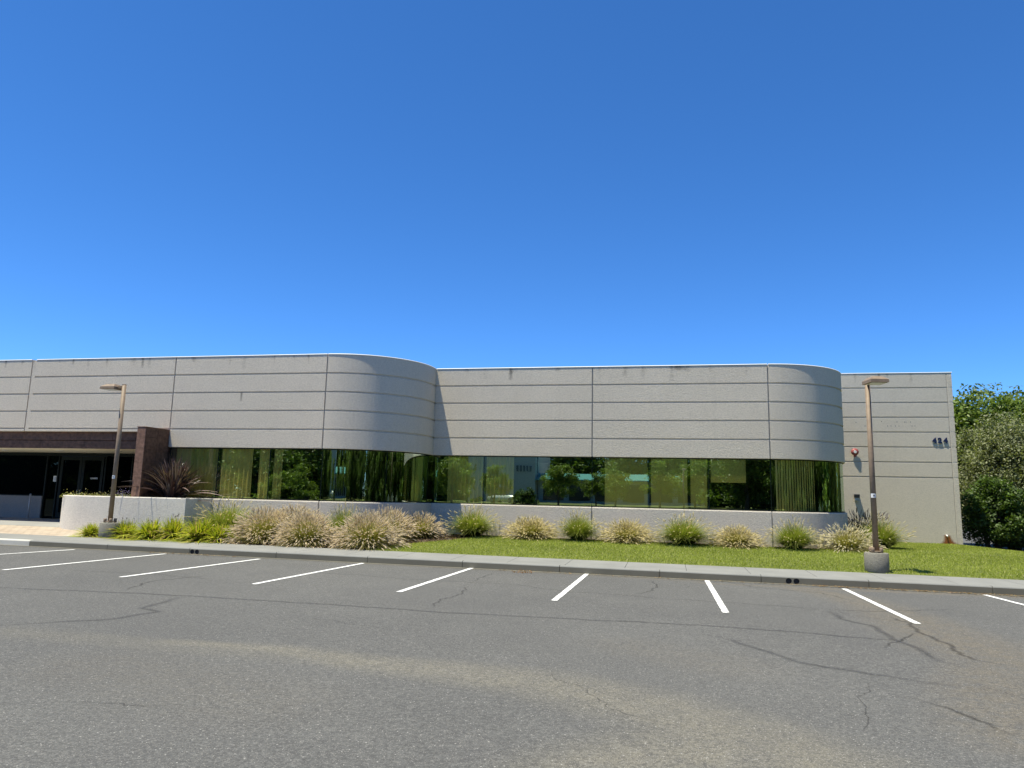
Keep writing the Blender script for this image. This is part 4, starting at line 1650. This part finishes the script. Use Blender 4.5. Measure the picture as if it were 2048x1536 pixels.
gcov = thing('flowering_ground_cover', 'low yellow-green flowering ground cover along the planter rim', 'plant', (-18.15, 20.62, 1.32))
link('foliage', leafy_patch('foliage', 51, ((-1.15, -0.15), (1.25, 0.35)), 2600, 0.13, [(0.20, 0.21, 0.05), (0.32, 0.28, 0.09), (0.12, 0.16, 0.04), (0.45, 0.40, 0.16)], 0.022), gcov)
link('flowers', leafy_patch('flowers', 52, ((-1.1, -0.15), (1.2, 0.3)), 160, 0.22, [(0.6, 0.6, 0.55), (0.55, 0.5, 0.2)], 0.018), gcov)
p = at_y(243, 985, 20.66)
lav = thing('lavender', 'purple flowering lavender in the planter beside the stone wing wall', 'lavender', (p.x, 20.66, 1.32))
link('foliage', leafy_patch('foliage', 53, ((-0.32, -0.2), (0.30, 0.3)), 700, 0.12, [(0.15, 0.18, 0.09), (0.22, 0.22, 0.10)], 0.024), lav)
link('flowers', leafy_patch('flowers', 54, ((-0.32, -0.2), (0.30, 0.3)), 420, 0.26, [(0.20, 0.16, 0.42), (0.28, 0.24, 0.50)], 0.020), lav)
# weeds at the kerb
for px, py, lab in ((1044, 1146, 'dry reddish weed growing at the kerb below the lawn, left one'), (1090, 1143, 'dry reddish weed growing at the kerb below the lawn, right one')):
    q = on_lot(px, py)
    o = thing('kerb_weed', lab, 'weed', (q.x, q.y, q.z), 0, 'dry weeds at the kerb')
    link('foliage', leafy_patch('foliage', px, ((-0.22, -0.10), (0.22, 0.12)), 90, 0.06, [(0.20, 0.09, 0.04), (0.28, 0.16, 0.07)], 0.02), o)


# ------------------------------------------------------------------ trees
def crown_mesh(seed, blobs, nleaf, size, cols, clump=0.45, shell=0.6, flat=0.35):
    rng = np.random.default_rng(seed)
    vol = np.array([(b[3] * b[4] * b[5]) ** (2 / 3) for b in blobs])
    vol /= vol.sum()
    cen, tintc = [], []
    for b, v in zip(blobs, vol):
        nc = max(6, int(v * nleaf / 70))
        d = rng.normal(0, 1, (nc, 3))
        d /= np.linalg.norm(d, axis=1)[:, None]
        rr = shell + (1.06 - shell) * rng.uniform(0, 1, nc) ** 0.6
        cen.append(np.array(b[:3]) + d * rr[:, None] * np.array(b[3:6]))
        tintc.append(rng.uniform(0.72, 1.28, nc))
    cen = np.concatenate(cen)
    tc = np.concatenate(tintc)
    idx = rng.integers(0, len(cen), nleaf)
    P = cen[idx] + np.clip(rng.normal(0, 1, (nleaf, 3)), -1.5, 1.5) * clump * 0.5 * np.array((1, 1, 0.75))
    P[:, 2] = np.maximum(P[:, 2], 0.08)
    N = rng.normal(0, 1, (nleaf, 3))
    N[:, 2] = np.abs(N[:, 2]) + flat
    N /= np.linalg.norm(N, axis=1)[:, None]
    U = np.cross(N, rng.normal(0, 1, (nleaf, 3)))
    U /= np.linalg.norm(U, axis=1)[:, None]
    W = np.cross(N, U)
    s = size * rng.uniform(0.6, 1.35, nleaf)[:, None]
    Q = [P - U * s, P - W * s * 0.5 + N * s * 0.12, P + U * s, P + W * s * 0.5 + N * s * 0.12]
    c = np.array(cols)[rng.integers(0, len(cols), nleaf)] * (tc[idx] * rng.uniform(0.75, 1.25, nleaf))[:, None]
    return np_mesh('crown', np.stack(Q, 1).reshape(-1, 3), np.arange(nleaf * 4).reshape(-1, 4), 'leaf', np.repeat(c, 4, 0))


def trunk_mesh(seed, H, r, blobs, multi=1):
    rng = random.Random(seed)
    mb = MB()
    for m_ in range(multi):
        ox, oy = (rng.uniform(-.3, .3), rng.uniform(-.3, .3)) if multi > 1 else (0, 0)
        p = [(ox, oy, -0.3)]
        for k in range(1, 6):
            p.append((ox * (1 + k * .3) + rng.uniform(-.05, .05) * k, oy * (1 + k * .3) + rng.uniform(-.05, .05) * k, H * k / 5))
        mb.tube(p, [r * (1.25 - 0.16 * k) for k in range(6)], 9)
        for b in blobs:
            st = p[3]
            e = (b[0] * 0.8, b[1] * 0.8, b[2])
            mid = ((st[0] + e[0]) / 2 + rng.uniform(-.1, .1), (st[1] + e[1]) / 2 + rng.uniform(-.1, .1), (st[2] + e[2]) / 2 + 0.1)
            mb.tube([st, mid, e], [r * 0.55, r * 0.35, r * 0.12], 6)
    return mb


def blobs_for(seed, H, R, z0, n):
    rng = random.Random(seed)
    out = []
    for k in range(n):
        t = k / max(1, n - 1)
        z = z0 + (H - z0) * (0.22 + 0.62 * t)
        a = k * 2.4 + rng.uniform(-.4, .4)
        q = R * 0.50 * (1 - 0.75 * max(0, t - 0.35)) * rng.uniform(0.6, 1.1)
        rb = R * rng.uniform(0.48, 0.68) * (1.05 - 0.35 * t)
        out.append((q * math.cos(a), q * math.sin(a), z, rb, rb, rb * 0.8))
    return out


def tree(name, label, cat, X, Y, Z, H, R, z0, nbl, nleaf, size, cols, seed, r=0.12, clump=0.5, group=None, multi=1, shell=0.55):
    bl = blobs_for(seed, H, R, z0, nbl)
    o = thing(name, label, cat, (X, Y, Z), 0, group)
    link('crown', crown_mesh(seed, bl, nleaf, size, cols, clump, shell), o)
    trunk_mesh(seed, H * 0.72, r, bl, multi).build('trunk', 'bark', o)
    return o


G_OLIVE = [(0.185, 0.205, 0.100), (0.245, 0.260, 0.135), (0.130, 0.150, 0.066)]
G_FRESH = [(0.160, 0.225, 0.032), (0.225, 0.280, 0.045), (0.110, 0.170, 0.026)]
G_TREE = [(0.115, 0.168, 0.030), (0.165, 0.220, 0.042), (0.080, 0.124, 0.022)]
G_YELL = [(0.290, 0.320, 0.030), (0.215, 0.260, 0.028)]
G_DARK = [(0.070, 0.115, 0.024), (0.110, 0.175, 0.034), (0.050, 0.082, 0.018)]
RG = 'trees and shrubs right of the building'
tree('olive_shrub', 'tall grey-green shrub beside the end wall below the bright tree', 'shrub', 15.1, 37.5, 0.05, 5.9, 2.6, 0.3, 12, 60000, 0.060, G_OLIVE, 61, 0.12, 0.5, RG, 3, 0.6)
tree('leafy_tree', 'bright green tree rising behind the grey-green shrub', 'tree', 18.0, 43.0, 0.0, 7.5, 4.4, 0.8, 15, 80000, 0.11, G_TREE, 62, 0.2, 0.7, RG)
tree('leafy_tree', 'green tree whose top peeks out behind the end wall corner', 'tree', 14.9, 44.0, 0.0, 7.0, 3.0, 1.5, 12, 46000, 0.105, G_TREE, 63, 0.16, 0.6, RG)
tree('leafy_tree', 'yellow-green tree at the right edge of the photo', 'tree', 20.6, 39.0, -0.2, 6.0, 2.7, 1.0, 9, 34000, 0.075, G_YELL, 64, 0.15, 0.6, RG)
tree('glossy_shrub', 'dark glossy shrub at the foot of the end wall corner', 'shrub', 13.5, 34.8, 0.02, 2.9, 1.45, 0.1, 8, 17000, 0.07, G_DARK, 65, 0.08, 0.35, RG, 3, 0.55)
tree('glossy_shrub', 'dark shrub in deep shade right of the glossy one', 'shrub', 16.4, 37.0, -0.1, 3.6, 1.9, 0.1, 8, 13000, 0.09, G_DARK, 66, 0.08, 0.4, RG, 3, 0.5)
tree('glossy_shrub', 'dark shrub at the right edge under the yellow-green tree', 'shrub', 19.2, 37.6, -0.25, 3.0, 1.6, 0.3, 7, 9000, 0.09, G_DARK, 67, 0.08, 0.4, RG, 3, 0.5)
structure(sheet('side_road', 'asphalt', np.linspace(11.6, 70, 12), np.linspace(33.0, 80, 8), lambda x, y: -0.35 - 0.004 * (x - 11)))

# ------------------------------------------------------------------ across the lot: what the windows mirror
def rz(x, y):
    return -0.05 + 1.05 * sstep(-24, -38, y) if y > -38 else 1.0


def rz2(x, y):
    return 0.10 + 0.9 * sstep(24, 38, -y)


rear = structure(sheet('far_lawn', 'lawn', np.linspace(-90, 70, 60), np.linspace(-110, -26, 40), rz2))
structure(MB().box(-70, 70, -26.15, -26.0, -0.4, 0.24).build('far_kerb', 'curb'))
structure(sheet('far_drive', 'sidewalk', np.linspace(-60, 40, 30), np.linspace(-47, -42.5, 6), lambda x, y: rz2(x, y) + 0.01))
structure(sheet('right_verge', 'lawn', np.linspace(27, 70, 12), np.linspace(-26, 33, 24), lambda x, y: 0.05))
structure(sheet('left_verge', 'lawn', np.linspace(-90, -60, 6), np.linspace(-26, 17, 10), lambda x, y: 0.35))

YTR = [crown_mesh(s, blobs_for(s, 4.6, 1.9, 1.5, 8), 7000, 0.10, G_FRESH, 0.45, 0.5) for s in (71, 72)]
YTT = []
for s in (71, 72):
    YTT.append((s, blobs_for(s, 4.6, 1.9, 1.5, 8)))
trunks = {}
for i, (px, Yv, sc, lab) in enumerate((
        (905, 78, 1.25, 'young tree mirrored in the window next to the inner corner'),
        (989, 80, 1.0, 'young tree mirrored in front of the mirrored silver car'),
        (1117, 80, 1.08, 'young tree mirrored in the dark window left of the building joint'),
        (1192, 84, 0.8, 'small young tree mirrored at the building joint'),
        (1231, 79, 1.02, 'young tree mirrored on the first lowered roller blind'),
        (1320, 81, 1.15, 'young tree mirrored left of the mirrored lamp post'),
        (1390, 86, 1.2, 'young tree mirrored right of the mirrored lamp post'))):
    h = at_y(px, 980, Yv)
    Yt = 2 * (YR + 0.075) - Yv
    o = thing('young_tree', lab, 'tree', (h.x, Yt, rz2(h.x, Yt)), i * 1.3, 'young trees across the lot')
    o.scale = (sc, sc, sc)
    link('crown', YTR[i % 2], o)
    if i < 2:
        trunks[i] = trunk_mesh(80 + i, 3.4, 0.085, YTT[i][1]).build('trunk', 'bark', o).data
    else:
        link('trunk', trunks[i % 2], o)
BIG = [crown_mesh(s, blobs_for(s, 8.5, 3.9, 0.8, 11), 16000, 0.15, G_DARK + G_FRESH[:1], 0.8, 0.45) for s in (91, 92)]
BGT = [blobs_for(s, 8.5, 3.9, 0.8, 11) for s in (91, 92)]
bt = {}
BIGS = [(-58, -32, 1.1, 'leftmost'), (-51, -30, 1.15, 'second from the left'), (-44.5, -31, 1.1, 'third from the left'), (-38, -30, 1.15, 'behind the mirrored round bush'), (-32, -33, 1.1, 'right of the mirrored round bush'),
        (8.5, -36, 1.1, 'in the last flat window'), (14.5, -34, 1.15, 'next to the rounded right corner'), (21, -30, 1.2, 'in the rounded right window, left')]
for i, (X_, Y_, sc, w_) in enumerate(BIGS):
    zz_ = rz2(X_, Y_) if Y_ < -26 else 0.05
    o = thing('broad_tree', 'broad dark green tree mirrored ' + (w_ if w_.startswith(('in', 'behind', 'right', 'next', 'far')) else 'in the left windows, ' + w_), 'tree', (X_, Y_, zz_), i * 0.9, 'broad trees around the lot')
    o.scale = (sc, sc, sc)
    link('crown', BIG[i % 2], o)
    if i < 2:
        bt[i] = trunk_mesh(95 + i, 5.5, 0.2, BGT[i]).build('trunk', 'bark', o).data
    else:
        link('trunk', bt[i % 2], o)
# the wood that closes the view around the lot reads as one mass
WD = []
for k in range(9):
    WD.append((30 + 1.5 * math.sin(k * 2.1), -24 + 6.6 * k, 0.05, 1.2))
for k in range(10):
    WD.append((38 + 2 * math.sin(k * 1.7), -27 + 7.0 * k, -0.6, 1.5))
for k in range(12):
    WD.append((-72 + 11.0 * k, -82 + 3 * math.sin(k * 1.9), 0.4, 1.8))
for k in range(12):
    WD.append((-68 + 11.0 * k, -88 + 3 * math.sin(k * 1.9), -1.5, 1.8))
for k in range(6):
    WD.append((-68 + 7.5 * k, -42 + 2 * math.sin(k * 2.3), 0.2, 1.45))
for k in range(6):
    WD.append((8 + 6.0 * k, -45 + 2 * math.sin(k * 2.3), 0.2, 1.45))
WD += [(-66, -30, 0.2, 1.3), (-74, -36, 0.2, 1.5), (-80, -45, 0.2, 1.6), (-70, -48, 0.2, 1.6), (-90, -54, 0.2, 1.7), (-98, -66, 0.2, 1.7), (-84, -60, 0.2, 1.7)]
WD += [(-74 - 5.5 * k, -22 - 5 * k + 2 * math.sin(k * 2), 0.2, 1.5) for k in range(9)]
WD += [(32, 35.5, -0.3, 1.3), (37, 41, -0.3, 1.4), (43, 47, -0.3, 1.4)]
bl_ = blobs_for(93, 8.5, 4.2, -1.2, 13)
wb = crown_mesh(93, bl_, 6500, 0.24, G_DARK + G_FRESH[:1], 0.9, 0.45)
nv = len(wb.vertices)
bv = np.zeros(nv * 3, dtype=np.float32)
wb.vertices.foreach_get('co', bv)
bv = bv.reshape(-1, 3)
bc = np.zeros(nv * 4, dtype=np.float32)
wb.attributes['tint'].data.foreach_get('color', bc)
bc = bc.reshape(-1, 4)[:, :3]
VV, CC = [], []
for k, (X_, Y_, Z_, sc) in enumerate(WD):
    a_ = k * 1.7
    Rm = np.array([[math.cos(a_), -math.sin(a_), 0], [math.sin(a_), math.cos(a_), 0], [0, 0, 1]]) * sc
    VV.append(bv @ Rm.T + np.array((X_, Y_, Z_)))
    CC.append(bc * random.uniform(0.75, 1.2))
VV = np.concatenate(VV)
wood = link('woodland', np_mesh('woodland', VV, np.arange(len(VV)).reshape(-1, 4), 'leaf', np.concatenate(CC)))
wood['kind'] = 'stuff'
tree('round_bush', 'round dense bush mirrored in the left windows', 'bush', -35.5, -21.5, 0.1, 3.6, 3.0, 0.2, 9, 15000, 0.10, G_FRESH, 101, 0.08, 0.4, None, 3, 0.7)
tree('round_bush', 'low bush mirrored right of the silver car', 'bush', -15.8, -33, 0.75, 1.7, 1.5, 0.1, 7, 5000, 0.09, G_DARK, 102, 0.05, 0.35, None, 3, 0.6)
lamp3 = lamp_post('tan lamp post across the lot, seen only mirrored on the roller blind', 1.55, -27.2, 0.2, rad(90), top=4.9)

# neighbouring building with a teal roof, mirrored in the dark window
nb = thing('teal_roof_building', 'pale office building with teal metal roof mirrored in the centre windows', 'building', (0, 0, 0))
MB().box(-30, -19.5, -74, -60, 0.8, 9.5).build('tall_wall', 'pale_wall', nb)
MB().box(-19.4, 6, -74, -62, 0.8, 4.6).build('low_wall', 'pale_wall', nb)
for k in range(5):
    MB().box(-22.4 + k * 0.5, -22.1 + k * 0.5, -59.99, -59.9, 5.6, 6.5).build('slot_window', 'window_dark', nb)
for k in range(6):
    MB().box(-18.6 + k * 4, -15.4 + k * 4, -61.99, -61.9, 1.4, 3.9).build('window', 'window_dark', nb)
mb = MB()
mb.quad((-19.9, -60.2, 4.5), (6.4, -60.2, 4.5), (6.0, -64, 5.5), (-19.5, -64, 5.5))
mb.quad((-19.9, -60.2, 4.35), (6.4, -60.2, 4.35), (6.4, -60.2, 4.5), (-19.9, -60.2, 4.5))
mb.quad((-19.9, -60.2, 4.35), (6.4, -60.2, 4.35), (6.0, -64, 4.4), (-19.5, -64, 4.4))
mb.build('roof', 'teal', nb)
mb = MB()
mb.quad((-30.3, -59.6, 9.2), (-19.2, -59.6, 9.2), (-19.8, -63, 11), (-30, -63, 11))
mb.quad((-30.3, -59.6, 9.0), (-19.2, -59.6, 9.0), (-19.2, -59.6, 9.2), (-30.3, -59.6, 9.2))
mb.build('roof', 'teal', nb)

# silver car, mirrored
car = thing('parked_car', 'silver car parked across the lot, mirrored beside a young tree', 'car', (-19.8, -40.5, rz2(-19.8, -40.5)), rad(24))
SEC = [(-2.20, 0.30, 0.62, 0.70), (-2.05, 0.24, 0.78, 0.82), (-1.2, 0.20, 0.92, 0.88), (0.0, 0.20, 0.94, 0.90), (1.0, 0.20, 0.92, 0.90), (1.9, 0.22, 0.80, 0.86), (2.2, 0.30, 0.60, 0.72)]
mb = MB()
ring = []
for (x, zb, zt, hw) in SEC:
    ring.append([(x, -hw, zb), (x, -hw - 0.01, (zb + zt) / 2), (x, -hw * 0.93, zt), (x, 0, zt + 0.03), (x, hw * 0.93, zt), (x, hw + 0.01, (zb + zt) / 2), (x, hw, zb)])
i0 = 0
for r_ in ring:
    mb.v += r_
for k in range(len(ring) - 1):
    for j in range(7):
        a, b = k * 7 + j, k * 7 + (j + 1) % 7
        mb.f.append((a, b, b + 7, a + 7))
        mb.smooth.append(True)
mb.f += [tuple(range(7)), tuple(range((len(ring) - 1) * 7, len(ring) * 7))]
mb.smooth += [False, False]
mb.build('body', 'car_paint', car)
mb = MB()
mb.v += [(-1.75, -0.78, 0.92), (1.0, -0.80, 0.93), (1.0, 0.80, 0.93), (-1.75, 0.78, 0.92), (-1.05, -0.60, 1.40), (0.15, -0.62, 1.43), (0.15, 0.62, 1.43), (-1.05, 0.60, 1.40)]
mb.f += [(0, 1, 5, 4), (1, 2, 6, 5), (2, 3, 7, 6), (3, 0, 4, 7)]
mb.smooth += [False] * 4
mb.build('windows', 'window_dark', car)
MB().box(-1.08, 0.18, -0.62, 0.62, 1.40, 1.46, 0.02).build('roof', 'car_paint', car)
for wx in (-1.35, 1.38):
    for wy in (-0.80, 0.80):
        w = bpy.data.objects.new('wheel', None)
        COL.objects.link(w)
        w.parent = car
        w.location = (wx, wy, 0.32)
        mb = MB()
        mb.tube([(0, -0.11, 0), (0, -0.09, 0), (0, 0.09, 0), (0, 0.11, 0)], [0.28, 0.32, 0.32, 0.28], 20)
        mb.build('tyre', 'tyre', w)
        mb = MB()
        s_ = 1 if wy > 0 else -1
        mb.tube([(0, s_ * 0.05, 0), (0, s_ * 0.122, 0)], [0.2, 0.19], 16)
        mb.build('rim', 'steel', w)
for wy in (-0.6, 0.6):
    MB().box(2.12, 2.2, wy - 0.15, wy + 0.15, 0.55, 0.66, 0.01).build('headlight', 'lens', car)
